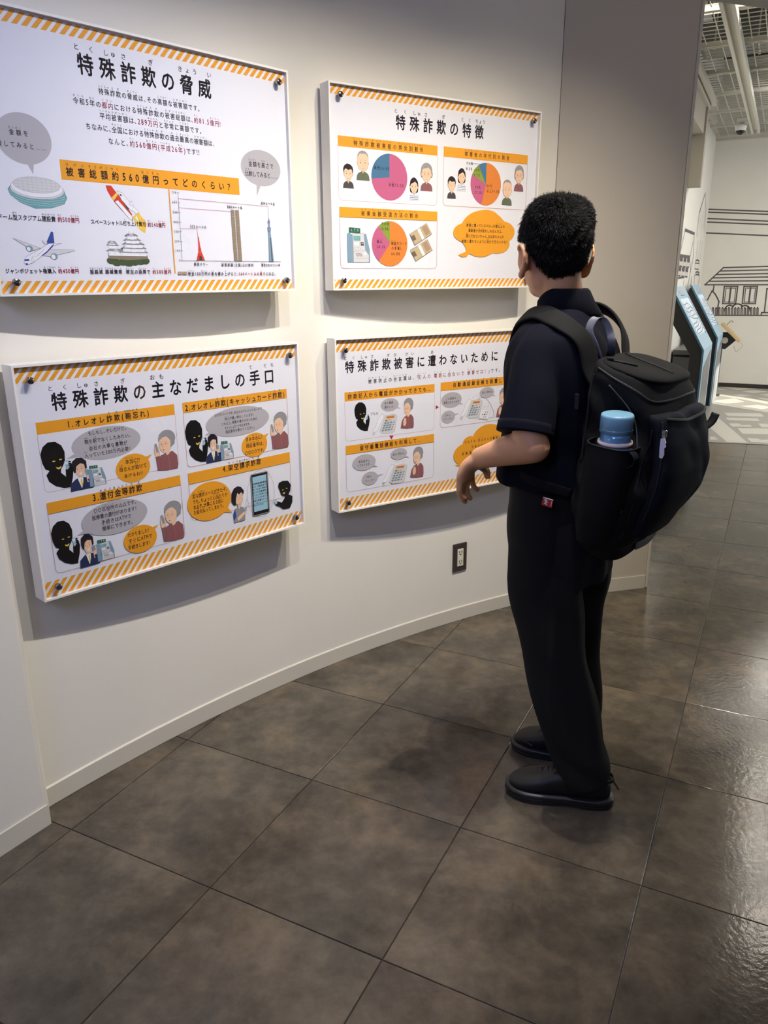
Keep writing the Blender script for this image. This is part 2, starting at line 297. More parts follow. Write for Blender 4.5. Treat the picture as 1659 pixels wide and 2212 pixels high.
ART = {
'TL': [
 ['T', 241.5, 614.3, 106.0, 43.4, '{特殊|と く しゅ}{詐欺|さ ぎ}の{脅威|きょう い}', 'k'],
 ['T', 291.7, 571.4, 141.6, 13.6, '{特殊|とくしゅ}{詐欺|さぎ}の{脅威|きょうい}は、その{高額|こうがく}な{被害額|ひがいがく}です。', 'k'],
 ['T', 226.3, 633.2, 170.3, 14.1, '{令和|れいわ}5{年|ねん}の<{都内|とない}>における{特殊|とくしゅ}{詐欺|さぎ}の{被害|ひがい}{総額|そうがく}は、<{約|やく}81.5{億円|おくえん}!>', 'k'],
 ['T', 288.2, 572.3, 194.2, 14.2, '{平均|へいきん}{被害額|ひがいがく}は、<289{万円|まんえん}>と{非常|ひじょう}に{高額|こうがく}です。', 'k'],
 ['T', 250.9, 610.4, 220.2, 14.1, 'ちなみに、{全国|ぜんこく}における{特殊|とくしゅ}{詐欺|さぎ}の{過去|かこ}{最高|さいこう}の{被害額|ひがいがく}は、', 'k'],
 ['T', 303.7, 560.4, 246.4, 14.5, 'なんと、<{約|やく}560{億円|おくえん}({平成|へいせい}26{年|ねん})>です!!', 'k'],
 ['E', 'g', 102.5, 257.4, 62.0, 52.3, [113.7, 329.0]],
 ['T', 70.3, 115.5, 252.2, 11.7, '{金額|きんがく}を', 'k'],
 ['T', 27.6, 152.3, 277.4, 11.7, '{比較|ひかく}してみると……', 'k'],
 ['E', 'g', 761.7, 259.1, 70.1, 46.7, [741.8, 333.6]],
 ['T', 718.2, 806.7, 257.7, 14.0, '{金額|きんがく}を{高|たか}さで', 'k'],
 ['T', 705.7, 820.0, 282.9, 14.1, '{比較|ひかく}してみると……', 'k'],
 ['R', 'o', 178.0, 291.5, 682.3, 334.2],
 ['T', 186.4, 664.9, 325.8, 19.6, '{被害|ひがい}{総額|そうがく}{約|やく}560{億円|おくえん}ってどのくらい？', 'k'],
 ['I', 'dome', 52.5, 333.1, 185.8, 400.5],
 ['T', 22.6, 209.2, 427.4, 12.1, 'ドーム{型|がた}スタジアム{建設費|けんせつひ} <{約|やく}500{億円|おくえん}>', 'k'],
 ['I', 'rocket', 285.5, 338.4, 387.2, 442.8],
 ['T', 237.6, 439.8, 428.1, 11.2, 'スペースシャトル{打|う}ち{上|あ}げ{費用|ひよう} <{約|やく}540{億円|おくえん}>', 'k'],
 ['I', 'plane', 49.1, 448.2, 190.2, 522.4],
 ['T', 22.0, 194.0, 540.6, 10.6, 'ジャンボジェット{機|き}{購入|こうにゅう} <{約|やく}450{億円|おくえん}>', 'k'],
 ['I', 'castle', 269.2, 440.6, 384.6, 521.7],
 ['T', 221.2, 445.9, 541.8, 10.6, '{姫路城|ひめじじょう} {築城|ちくじょう}{費用|ひよう}  {現在|げんざい}の{換算|かんさん}で <{約|やく}500{億円|おくえん}>', 'k'],
 ['L', 'o', 3, [[458.7, 335.8], [457.4, 538.2]]],
 ['L', 'n', 0.8, [[484.7, 341.4], [481.5, 508.1], [817.3, 507.3]]],
 ['L', 'n', 0.8, [[481.4, 341.7], [488.0, 341.2]]],
 ['T', 465.3, 480.0, 344.9, 6.2, '700', 'k'],
 ['L', 'n', 0.8, [[481.3, 365.0], [488.0, 364.6]]],
 ['T', 465.2, 480.0, 368.2, 6.2, '600', 'k'],
 ['L', 'n', 0.8, [[480.7, 389.0], [487.3, 388.7]]],
 ['T', 464.5, 479.3, 392.1, 6.2, '500', 'k'],
 ['L', 'n', 0.8, [[480.5, 413.1], [487.2, 412.8]]],
 ['T', 464.3, 479.2, 416.2, 6.3, '400', 'k'],
 ['L', 'n', 0.8, [[480.0, 436.5], [486.7, 436.3]]],
 ['T', 463.6, 478.6, 439.6, 6.3, '300', 'k'],
 ['L', 'n', 0.8, [[479.3, 460.5], [486.0, 460.3]]],
 ['T', 463.0, 477.9, 463.5, 6.3, '200', 'k'],
 ['L', 'n', 0.8, [[478.8, 483.8], [485.5, 483.6]]],
 ['T', 462.4, 477.4, 486.6, 6.3, '100', 'k'],
 ['L', 'n', 0.8, [[478.1, 508.1], [484.9, 508.0]]],
 ['T', 471.7, 476.7, 510.9, 6.4, '0', 'k'],
 ['L', 'r', 0.7, [[485.0, 355.5], [780.4, 357.6]]],
 ['L', 'r', 0.7, [[484.5, 377.7], [651.8, 378.1]]],
 ['L', 'r', 0.7, [[485.2, 428.2], [537.3, 428.0]]],
 ['T', 513.4, 565.4, 426.6, 8.7, '333メートル', 'k'],
 ['T', 636.9, 688.6, 371.0, 8.9, '560メートル', 'k'],
 ['T', 754.1, 805.5, 354.8, 9.3, '634メートル', 'k'],
 ['I', 'redtower', 526.7, 429.6, 552.9, 506.5],
 ['I', 'cashtower', 646.9, 373.5, 678.4, 507.5],
 ['I', 'bluetower', 772.4, 357.2, 793.4, 507.2],
 ['T', 516.2, 562.5, 521.0, 8.0, '{東京|とうきょう}タワー', 'k'],
 ['T', 604.7, 716.5, 521.6, 8.2, '{被害|ひがい}{総額|そうがく}({全国|ぜんこく})560億円', 'k'],
 ['T', 744.4, 812.9, 521.4, 8.5, '{東京|とうきょう}スカイツリー®', 'k'],
 ['I', 'cashpair', 465.6, 534.9, 493.2, 544.6],
 ['T', 495.1, 796.1, 545.9, 9.4, '{現金|げんきん}100{万円|まんえん}の{束|たば}を{積|つ}み{上|あ}げると、<560メートルの{高|たか}さ>になる。', 'k'],
],
'BL': [
 ['T', 81.2, 778.4, 115.4, 42.6, '{特殊|と く しゅ}{詐欺|さ ぎ}の{主|おも}なだましの{手口|て ぐち}', 'k'],
 ['R', 'o', 42.1, 138.5, 420.7, 167.6],
 ['B', 42.1, 167.6, 420.7, 311.9],
 ['T', 116.2, 344.1, 161.8, 17.5, '1.オレオレ{詐欺|さぎ}({鞄|かばん}{忘|わす}れ)', 'k'],
 ['E', 'g', 216.2, 213.8, 94.9, 42.6, [104.2, 238.1]],
 ['T', 168.4, 273.6, 188.4, 11.3, 'もしもし、オレだけど。', 'k'],
 ['T', 156.9, 283.2, 208.8, 11.4, '{鞄|かばん}を{駅|えき}でなくしたみたい。', 'k'],
 ['T', 166.0, 272.0, 227.0, 11.4, '{会社|かいしゃ}の{大事|だいじ}な{書類|しょるい}が', 'k'],
 ['T', 152.3, 285.0, 243.8, 11.4, '{入|はい}っていた300{万円|まんえん}{必要|ひつよう}！', 'k'],
 ['I', 'caller', 43.1, 189.2, 119.9, 310.2],
 ['I', 'office', 104.4, 238.6, 172.7, 322.5],
 ['I', 'atm', 157.3, 265.1, 201.7, 319.3],
 ['I', 'grandma', 345.8, 205.6, 417.8, 317.2],
 ['E', 'o', 281.4, 292.0, 50.0, 38.4, [340.2, 264.5]],
 ['T', 260.5, 302.3, 278.6, 12.5, '{本当|ほんとう}に!!', 'k'],
 ['T', 241.2, 321.2, 296.8, 12.5, '{母|かあ}さんが{助|たす}けて', 'k'],
 ['T', 252.6, 307.8, 315.6, 11.6, 'あげるわ!!', 'k'],
 ['R', 'o', 446.5, 138.4, 818.8, 166.6],
 ['B', 446.5, 166.6, 818.8, 321.2],
 ['T', 452.9, 810.7, 163.5, 18.7, '2.オレオレ{詐欺|さぎ}(キャッシュカード{詐欺|さぎ})', 'k'],
 ['E', 'g', 631.2, 213.8, 114.5, 42.8, [511.2, 238.3]],
 ['T', 548.9, 720.1, 191.0, 8.6, '○○デパートです。あなたのクレジットカードで', 'k'],
 ['T', 582.6, 689.1, 205.6, 8.8, '{他人|たにん}が{買|か}い{物|もの}をしています。', 'k'],
 ['T', 569.5, 700.3, 219.0, 8.7, 'これ{以上|いじょう}、{被害|ひがい}を{増|ふ}やさないために', 'k'],
 ['T', 580.5, 673.1, 231.4, 8.8, 'キャッシュカードを{止|と}めます。', 'k'],
 ['T', 582.9, 689.9, 244.1, 8.8, '{暗証|あんしょう}{番号|ばんごう}を{教|おし}えてください。', 'k'],
 ['I', 'caller', 447.8, 189.7, 519.9, 314.0],
 ['I', 'office', 508.1, 237.3, 568.2, 321.2],
 ['I', 'atm', 561.1, 264.5, 605.8, 319.8],
 ['I', 'grandma', 746.0, 206.4, 817.4, 321.2],
 ['E', 'o', 684.5, 293.2, 48.3, 36.8, [741.8, 265.1]],
 ['T', 652.2, 716.6, 278.6, 12.5, 'まぁ{本当|ほんとう}に?', 'k'],
 ['T', 652.9, 720.4, 299.0, 12.6, '{暗証|あんしょう}{番号|ばんごう}は、', 'k'],
 ['T', 647.8, 721.4, 319.4, 12.6, '○○○○です。', 'k'],
 ['R', 'o', 445.5, 337.8, 820.1, 370.0],
 ['B', 445.5, 370.0, 820.1, 478.8],
 ['T', 562.2, 705.7, 357.1, 19.1, '4.{架空|かくう}{請求|せいきゅう}{詐欺|さぎ}', 'k'],
 ['R', 'o', 41.4, 337.2, 419.5, 365.8],
 ['B', 41.4, 365.8, 419.5, 522.4],
 ['T', 158.5, 301.4, 359.2, 19.7, '3.{還付金|かんぷきん}{等|とう}{詐欺|さぎ}', 'k'],
 ['E', 'g', 215.6, 413.0, 93.8, 45.6, [106.9, 437.5]],
 ['T', 158.2, 279.9, 390.0, 12.2, '○○{区役所|くやくしょ}の△△です。', 'k'],
 ['T', 151.7, 284.1, 408.2, 12.3, '{医療費|いりょうひ}の{還付|かんぷ}があります！', 'k'],
 ['T', 175.2, 260.7, 425.6, 12.3, '{手続|てつづ}きはATMで', 'k'],
 ['T', 176.0, 263.9, 442.9, 12.4, '{簡単|かんたん}にできます。', 'k'],
 ['I', 'caller', 42.4, 389.3, 111.2, 509.7],
 ['I', 'office', 103.6, 438.4, 163.0, 526.5],
 ['I', 'atm', 153.9, 463.3, 201.2, 521.7],
 ['I', 'grandma', 343.5, 405.6, 416.8, 520.3],
 ['E', 'o', 280.6, 490.2, 49.9, 38.7, [338.2, 463.1]],
 ['T', 245.0, 313.5, 477.4, 12.3, 'わかりました！', 'k'],
 ['T', 244.5, 317.0, 495.2, 12.4, 'すぐにATMで', 'k'],
 ['T', 241.9, 314.1, 513.2, 12.5, '{手続|てつづ}きします！', 'k'],
 ['E', 'o', 510.5, 432.1, 75.6, 57.6, [586.5, 484.6]],
 ['T', 453.2, 575.0, 414.1, 13.1, '{変|へん}な{請求|せいきゅう}メールがきたぞ。', 'k'],
 ['T', 453.4, 573.7, 430.9, 13.1, 'でも、ちょっと{心当|こころあ}たりが', 'k'],
 ['T', 453.8, 558.6, 446.7, 13.2, 'あるぞ。{大事|だいじ}になる{前|まえ}に', 'k'],
 ['T', 453.5, 558.7, 461.9, 13.2, 'お{金|かね}を{払|はら}ってしまおう。', 'k'],
 ['I', 'ring', 645.5, 373.7, 750.7, 523.3],
 ['I', 'tablet', 661.6, 381.9, 728.8, 515.5],
 ['I', 'worried', 586.2, 407.9, 643.2, 518.5],
 ['I', 'caller2', 742.7, 424.9, 823.6, 520.0],
 ['T', 669.3, 725.7, 416.8, 5.9, '有料動画閲覧履歴が', 'k'],
 ['T', 668.7, 725.1, 425.6, 5.9, 'あり、未納料金が発', 'k'],
 ['T', 668.0, 724.5, 434.6, 6.0, '生しています。料金の支', 'k'],
 ['T', 667.4, 724.0, 443.5, 6.0, '払いが1年間滞納し', 'k'],
 ['T', 666.8, 723.4, 452.4, 5.9, 'ている。今日中に入金', 'k'],
 ['T', 666.2, 722.8, 461.4, 6.0, 'していただかないと', 'k'],
 ['T', 665.6, 722.3, 470.4, 6.0, '法的な措置をとった', 'k'],
 ['T', 664.9, 721.7, 479.4, 6.0, 'り、ブラックリストに', 'k'],
 ['T', 664.3, 707.2, 484.6, 6.0, '載ることになる。', 'k'],
],
'TR': [
 ['T', 241.0, 614.3, 108.3, 41.8, '{特殊|と く しゅ}{詐欺|さ ぎ}の{特徴|と く ちょう}', 'k'],
 ['R', 'o', 33.6, 143.8, 413.4, 173.8],
 ['B', 33.6, 173.8, 413.4, 327.6],
 ['T', 87.0, 357.7, 168.0, 14.9, '{特殊|とくしゅ}{詐欺|さぎ}{被害者|ひがいしゃ}の{男女別|だんじょべつ}{割合|わりあい}', 'k'],
 ['G', 222.8, 251.2, 69.4, [[73.2, 'p'], [26.8, 'b']]],
 ['T', 162.7, 222.4, 231.2, 9.7, '{男性|だんせい}26.8%', 'k'],
 ['T', 217.9, 277.7, 278.2, 9.9, '{女性|じょせい}73.2%', 'k'],
 ['I', 'youngman', 48.5, 220.5, 88.8, 291.5],
 ['I', 'oldman', 97.5, 180.7, 147.7, 266.0],
 ['I', 'youngwoman', 298.8, 245.6, 339.1, 316.3],
 ['I', 'oldwoman', 343.9, 198.3, 395.1, 284.4],
 ['R', 'o', 439.1, 143.6, 816.3, 174.0],
 ['B', 439.1, 174.0, 816.3, 326.6],
 ['T', 525.4, 731.8, 166.6, 14.6, '{被害者|ひがいしゃ}の{年代別|ねんだいべつ}の{割合|わりあい}', 'k'],
 ['G', 625.3, 250.0, 68.7, [[54.3, 'a'], [27.5, 'p'], [9.7, 'v'], [8.5, 'b']]],
 ['T', 627.6, 654.4, 259.4, 9.8, '80{代|だい}', 'k'],
 ['T', 628.3, 687.4, 275.8, 9.9, '{以上|いじょう}54.3%', 'k'],
 ['T', 575.9, 602.1, 266.9, 9.8, '70{代|だい}', 'k'],
 ['T', 574.6, 607.8, 283.4, 9.8, '27.5%', 'k'],
 ['T', 570.8, 596.8, 211.8, 9.6, '60{代|だい}', 'k'],
 ['T', 570.1, 597.4, 228.0, 9.6, '9.7%', 'k'],
 ['T', 534.7, 565.2, 192.8, 9.5, 'その{他|た}', 'k'],
 ['T', 535.2, 563.3, 210.0, 9.6, '8.5%', 'k'],
 ['L', 'n', 0.7, [[565.6, 187.3], [600.8, 187.5]]],
 ['I', 'youngman', 455.8, 232.6, 494.0, 302.8],
 ['I', 'youngwoman', 497.5, 204.9, 536.8, 276.1],
 ['I', 'oldman', 699.6, 230.2, 748.8, 313.5],
 ['I', 'oldwoman', 754.8, 179.1, 801.4, 265.1],
 ['R', 'o', 33.8, 346.8, 415.2, 376.3],
 ['B', 33.8, 376.3, 415.2, 529.6],
 ['T', 110.2, 338.2, 370.2, 14.9, '{被害|ひがい}{金額|きんがく}{受渡|うけわたし}{方法|ほうほう}の{割合|わりあい}', 'k'],
 ['G', 222.5, 452.7, 69.8, [[60.8, 'a'], [28.3, 'p'], [10.9, 'v']]],
 ['T', 188.6, 220.0, 396.8, 10.2, 'その{他|た}', 'k'],
 ['T', 184.7, 217.2, 412.5, 10.2, '10.9%', 'k'],
 ['T', 169.8, 193.0, 451.7, 10.2, '{振込|ふりこみ}', 'k'],
 ['T', 169.6, 203.8, 467.9, 10.2, '28.3%', 'k'],
 ['T', 226.8, 290.4, 456.0, 10.4, '{現金|げんきん}やカード', 'k'],
 ['T', 227.9, 272.4, 471.4, 10.4, 'の{手渡|てわた}し', 'k'],
 ['T', 226.7, 262.9, 489.0, 10.5, '60.8%', 'k'],
 ['I', 'atm', 60.4, 405.8, 143.5, 510.7],
 ['P', 'cash', [[301.6, 420.8], [370.0, 385.3], [392.6, 418.6], [322.3, 455.4]]],
 ['P', 'cash', [[304.7, 473.3], [375.3, 435.9], [395.1, 468.6], [328.4, 506.4]]],
 ['P', 'w', [[331.7, 405.6], [341.3, 400.6], [363.6, 434.3], [353.8, 439.0]]],
 ['P', 'cash2', [[350.0, 399.0], [367.7, 390.2], [385.5, 414.4], [368.2, 424.5]]],
 ['L', 'k', 0.8, [[301.6, 420.8], [370.0, 385.3], [392.6, 418.6], [322.3, 455.4], [301.6, 420.8]]],
 ['P', 'cash3', [[306.2, 428.5], [318.7, 422.1], [329.0, 436.8], [316.5, 442.3]]],
 ['P', 'w', [[334.4, 456.6], [344.1, 451.5], [366.6, 486.0], [356.7, 490.5]]],
 ['P', 'cash2', [[352.8, 450.0], [370.7, 441.3], [388.6, 466.0], [371.1, 476.1]]],
 ['L', 'k', 0.8, [[304.1, 471.6], [373.0, 436.4], [395.7, 470.4], [325.0, 506.9], [304.1, 471.6]]],
 ['P', 'cash3', [[308.7, 479.5], [321.3, 473.1], [331.7, 488.1], [319.1, 493.5]]],
 ['E', 'o', 622.4, 408.6, 109.0, 74.1, None],
 ['E', 'o', 630.7, 376.1, 70.5, 43.8, None],
 ['E', 'o', 543.5, 410.6, 59.1, 32.0, None],
 ['E', 'o', 710.3, 404.2, 56.4, 35.3, None],
 ['E', 'o', 561.3, 382.7, 37.4, 20.4, None],
 ['E', 'o', 608.1, 450.8, 70.4, 39.7, None],
 ['E', 'o', 685.8, 444.8, 59.3, 33.1, None],
 ['P', 'o', [[508.5, 484.5], [542.4, 472.6], [538.7, 456.5], [567.4, 470.0], [546.0, 489.7], [527.3, 491.7]]],
 ['T', 541.0, 718.2, 390.9, 10.8, '{被害|ひがい}に{遭|あ}っているのは、60{歳|さい}{以上|いじょう}の', 'k'],
 ['T', 550.9, 709.1, 408.5, 10.9, '{高齢者|こうれいしゃ}が{約|やく}9{割|わり}をしめるんだよ。', 'k'],
 ['T', 540.9, 714.7, 426.6, 11.0, '{僕|ぼく}らでおじいちゃん、おばあちゃんが', 'k'],
 ['T', 521.6, 733.7, 444.0, 10.9, '{被害|ひがい}に{遭|あ}わないように{何|なに}かできないかな!!', 'k'],
],
'BR': [
 ['T', 37.6, 715.2, 114.0, 38.3, '{特殊|と く しゅ}{詐欺|さ ぎ}{被害|ひ がい}に{遭|あ}わないために', 'k'],
 ['T', 129.7, 725.1, 156.4, 15.3, '{被害|ひがい}{防止|ぼうし}の{合言葉|あいことば}は、「<{犯人|はんにん}の {電話|でんわ}に{出|で}ないで {被害|ひがい}ゼロ！>」です。', 'k'],
 ['R', 'o', 38.4, 178.2, 413.3, 208.3],
 ['B', 38.4, 208.3, 413.3, 344.2],
 ['T', 49.4, 399.6, 202.4, 16.8, '{詐欺|さぎ}{犯人|はんにん}から{電話|でんわ}がかかってきても…', 'k'],
 ['I', 'caller', 75.4, 215.7, 136.8, 318.0],
 ['T', 138.8, 172.1, 265.5, 10.7, 'プルル', 'k'],
 ['E', 'g', 219.6, 235.8, 37.5, 23.0, [265.1, 253.1]],
 ['T', 197.1, 243.7, 232.2, 8.3, 'あら{電話|でんわ}…', 'k'],
 ['T', 198.0, 239.7, 247.0, 8.4, '{誰|だれ}かしら?', 'k'],
 ['I', 'phone', 144.8, 262.1, 250.7, 336.7],
 ['I', 'grandma2', 265.1, 218.5, 322.0, 327.8],
 ['P', 'r', [[419.2, 255.5], [419.5, 269.9], [434.1, 263.4]]],
 ['P', 'r', [[216.5, 344.5], [235.3, 345.4], [225.6, 358.4]]],
 ['R', 'o', 440.6, 175.5, 797.0, 206.2],
 ['B', 440.6, 206.2, 797.0, 340.8],
 ['T', 494.2, 780.2, 197.0, 16.6, '{自動|じどう}{通話|つうわ}{録音機|ろくおんき}を{設置|せっち}して…', 'k'],
 ['E', 'g', 491.4, 242.3, 47.4, 28.6, [546.6, 264.1]],
 ['T', 464.8, 521.0, 241.1, 8.7, 'この{通話|つうわ}は…', 'k'],
 ['T', 455.8, 527.1, 254.8, 8.8, '{録音|ろくおん}されています', 'k'],
 ['E', 'g', 660.1, 229.1, 35.6, 20.4, [704.3, 246.5]],
 ['T', 635.5, 689.9, 232.1, 9.1, 'あら、{切|き}れた。', 'k'],
 ['E', 'g', 477.3, 304.1, 32.3, 23.6, [530.4, 294.7]],
 ['T', 460.6, 487.3, 302.0, 8.8, 'プチッ', 'k'],
 ['T', 457.0, 498.8, 315.3, 8.9, 'ツー、ツー', 'k'],
 ['I', 'phone', 531.7, 244.6, 638.9, 321.4],
 ['I', 'recorder', 620.9, 288.5, 679.2, 334.4],
 ['L', 'n', 0.8, [[616.9, 251.1], [634.2, 244.5], [658.0, 251.1], [679.9, 274.9], [698.2, 308.8], [697.3, 327.2], [677.4, 327.5]]],
 ['I', 'grandma2', 709.7, 217.3, 771.1, 331.8],
 ['R', 'o', 38.3, 359.6, 412.8, 389.6],
 ['B', 38.3, 389.6, 412.8, 522.8],
 ['T', 92.3, 357.3, 382.6, 16.7, '{留守番|るすばん}{電話|でんわ}{機能|きのう}を{利用|りよう}して…', 'k'],
 ['E', 'g', 111.0, 426.4, 47.4, 28.6, [167.8, 450.0]],
 ['T', 87.6, 134.2, 426.6, 8.5, '{現在|げんざい}{留守|るす}に', 'k'],
 ['T', 82.5, 141.5, 438.9, 8.5, 'しております…', 'k'],
 ['E', 'g', 133.9, 486.8, 33.3, 24.2, [190.3, 478.4]],
 ['T', 117.5, 140.9, 484.8, 8.6, 'プチッ', 'k'],
 ['T', 113.8, 153.7, 499.0, 8.7, 'ツー、ツー', 'k'],
 ['E', 'g', 257.3, 414.4, 35.2, 20.9, [302.9, 433.5]],
 ['T', 230.0, 284.9, 419.0, 8.7, 'あら、{切|き}れた。', 'k'],
 ['I', 'phone', 182.7, 446.3, 292.5, 523.6],
 ['I', 'grandma2', 306.1, 398.7, 366.2, 512.8],
 ['E', 'o', 662.6, 429.4, 90.9, 56.6, None],
 ['E', 'o', 673.5, 402.5, 78.8, 51.7, None],
 ['E', 'o', 562.8, 454.3, 58.5, 41.9, None],
 ['E', 'o', 748.9, 444.6, 68.8, 52.8, None],
 ['E', 'o', 582.0, 415.0, 35.2, 27.8, None],
 ['E', 'o', 664.4, 472.0, 79.1, 38.1, None],
 ['P', 'o', [[511.8, 490.3], [537.8, 490.5], [543.3, 482.0], [567.0, 494.5], [543.8, 497.4], [526.4, 496.0]]],
 ['T', 554.5, 810.1, 413.4, 11.1, 'そもそも、{犯人|はんにん}からの{電話|でんわ}に{出|で}なければ', 'k'],
 ['T', 589.6, 761.0, 435.4, 11.1, 'だまされることはないよ。', 'k'],
 ['T', 542.6, 787.3, 457.1, 11.1, '{自動|じどう}{通話|つうわ}{録音機|ろくおんき}や{留守番|るすばん}{電話|でんわ}を', 'k'],
],
}
MURAL_FAR = [[0.016, [[-1.001, 2.182], [-0.305, 2.127], [1.298, 2.039]]], [0.016, [[-0.997, 2.148], [-0.301, 2.095], [1.303, 2.01]]], [0.016, [[-0.989, 2.073], [-0.291, 2.017], [1.315, 1.937]]], [0.016, [[-0.985, 2.032], [-0.287, 1.979], [1.321, 1.901]]], [0.016, [[-0.971, 1.903], [-0.271, 1.851], [1.341, 1.782]]], [0.016, [[-0.924, 1.279], [-0.73, 1.485], [-0.226, 1.494], [1.389, 1.487]]], [0.016, [[-0.758, 1.445], [-0.221, 1.452], [1.397, 1.44]]], [0.016, [[-0.794, 1.403], [-0.216, 1.409], [1.403, 1.4]]], [0.016, [[-0.832, 1.362], [-0.211, 1.369], [1.41, 1.363]]], [0.016, [[-0.874, 1.321], [-0.205, 1.324], [1.416, 1.322]]], [0.016, [[-0.924, 1.279], [-0.199, 1.277], [1.424, 1.278]]], [0.016, [[-0.817, 1.278], [-0.819, 1.209]]], [0.016, [[-0.874, 1.096], [-0.855, 1.15], [-0.832, 1.205], [-0.793, 1.166], [-0.763, 1.12], [-0.738, 1.074], [-0.742, 1.022], [-0.741, 0.919]]], [0.016, [[-0.695, 1.258], [-0.54, 1.257], [-0.54, 1.049], [-0.691, 1.048], [-0.695, 1.258]]], [0.009, [[-0.673, 1.237], [-0.559, 1.237], [-0.559, 1.069], [-0.672, 1.068], [-0.673, 1.237]]], [0.02, [[-0.617, 1.237], [-0.617, 1.068]]], [0.016, [[-0.468, 1.257], [-0.316, 1.257], [-0.315, 1.051], [-0.463, 1.05], [-0.468, 1.257]]], [0.009, [[-0.446, 1.237], [-0.334, 1.237], [-0.333, 1.07], [-0.444, 1.069], [-0.446, 1.237]]], [0.02, [[-0.391, 1.237], [-0.39, 1.07]]], [0.011, [[-0.799, 0.907], [-0.806, 0.985], [-0.8, 1.001], [-0.79, 0.985], [-0.783, 0.908]]], [0.011, [[-0.762, 0.908], [-0.768, 0.986], [-0.762, 1.001], [-0.752, 0.986], [-0.746, 0.908]]], [0.011, [[-0.724, 0.908], [-0.731, 0.986], [-0.724, 1.002], [-0.715, 0.986], [-0.708, 0.909]]], [0.011, [[-0.686, 0.909], [-0.693, 0.986], [-0.687, 1.002], [-0.677, 0.987], [-0.671, 0.909]]], [0.011, [[-0.649, 0.909], [-0.656, 0.987], [-0.65, 1.002], [-0.64, 0.987], [-0.633, 0.91]]], [0.011, [[-0.612, 0.91], [-0.619, 0.987], [-0.613, 1.003], [-0.603, 0.987], [-0.596, 0.91]]], [0.011, [[-0.575, 0.91], [-0.582, 0.988], [-0.575, 1.003], [-0.566, 0.988], [-0.559, 0.911]]], [0.011, [[-0.538, 0.911], [-0.545, 0.988], [-0.539, 1.003], [-0.529, 0.988], [-0.522, 0.911]]], [0.011, [[-0.501, 0.911], [-0.508, 0.988], [-0.502, 1.004], [-0.492, 0.988], [-0.485, 0.912]]], [0.011, [[-0.464, 0.912], [-0.471, 0.989], [-0.465, 1.004], [-0.456, 0.989], [-0.449, 0.912]]], [0.011, [[-0.427, 0.912], [-0.434, 0.989], [-0.429, 1.004], [-0.419, 0.989], [-0.412, 0.913]]], [0.011, [[-0.391, 0.913], [-0.398, 0.989], [-0.392, 1.005], [-0.383, 0.99], [-0.375, 0.913]]], [0.011, [[-0.354, 0.913], [-0.362, 0.99], [-0.356, 1.005], [-0.346, 0.99], [-0.339, 0.914]]], [0.011, [[-0.318, 0.914], [-0.325, 0.99], [-0.32, 1.005], [-0.31, 0.99], [-0.303, 0.914]]], [0.011, [[-0.282, 0.914], [-0.289, 0.99], [-0.284, 1.006], [-0.274, 0.991], [-0.267, 0.915]]], [0.016, [[-0.764, 0.903], [-0.231, 0.91], [1.481, 0.929]]], [0.016, [[-0.657, 0.961], [-0.657, 0.98], [-0.652, 0.997], [-0.642, 1.011], [-0.63, 1.022], [-0.614, 1.028], [-0.598, 1.028], [-0.582, 1.023], [-0.566, 1.013]]], [0.016, [[-0.566, 1.014], [-0.558, 1.028], [-0.546, 1.038], [-0.531, 1.044], [-0.515, 1.046], [-0.499, 1.044], [-0.483, 1.038], [-0.469, 1.028], [-0.457, 1.015]]], [0.016, [[-0.462, 1.012], [-0.449, 1.021], [-0.434, 1.026], [-0.418, 1.026], [-0.401, 1.021], [-0.387, 1.011], [-0.374, 0.998], [-0.366, 0.982], [-0.361, 0.964]]], [0.016, [[-0.205, 1.232], [-0.2, 0.946]]], [0.016, [[-0.231, 0.91], [-0.23, 0.944], [-0.085, 0.942]]], [0.016, [[-0.205, 1.232], [-0.103, 1.232]]]]
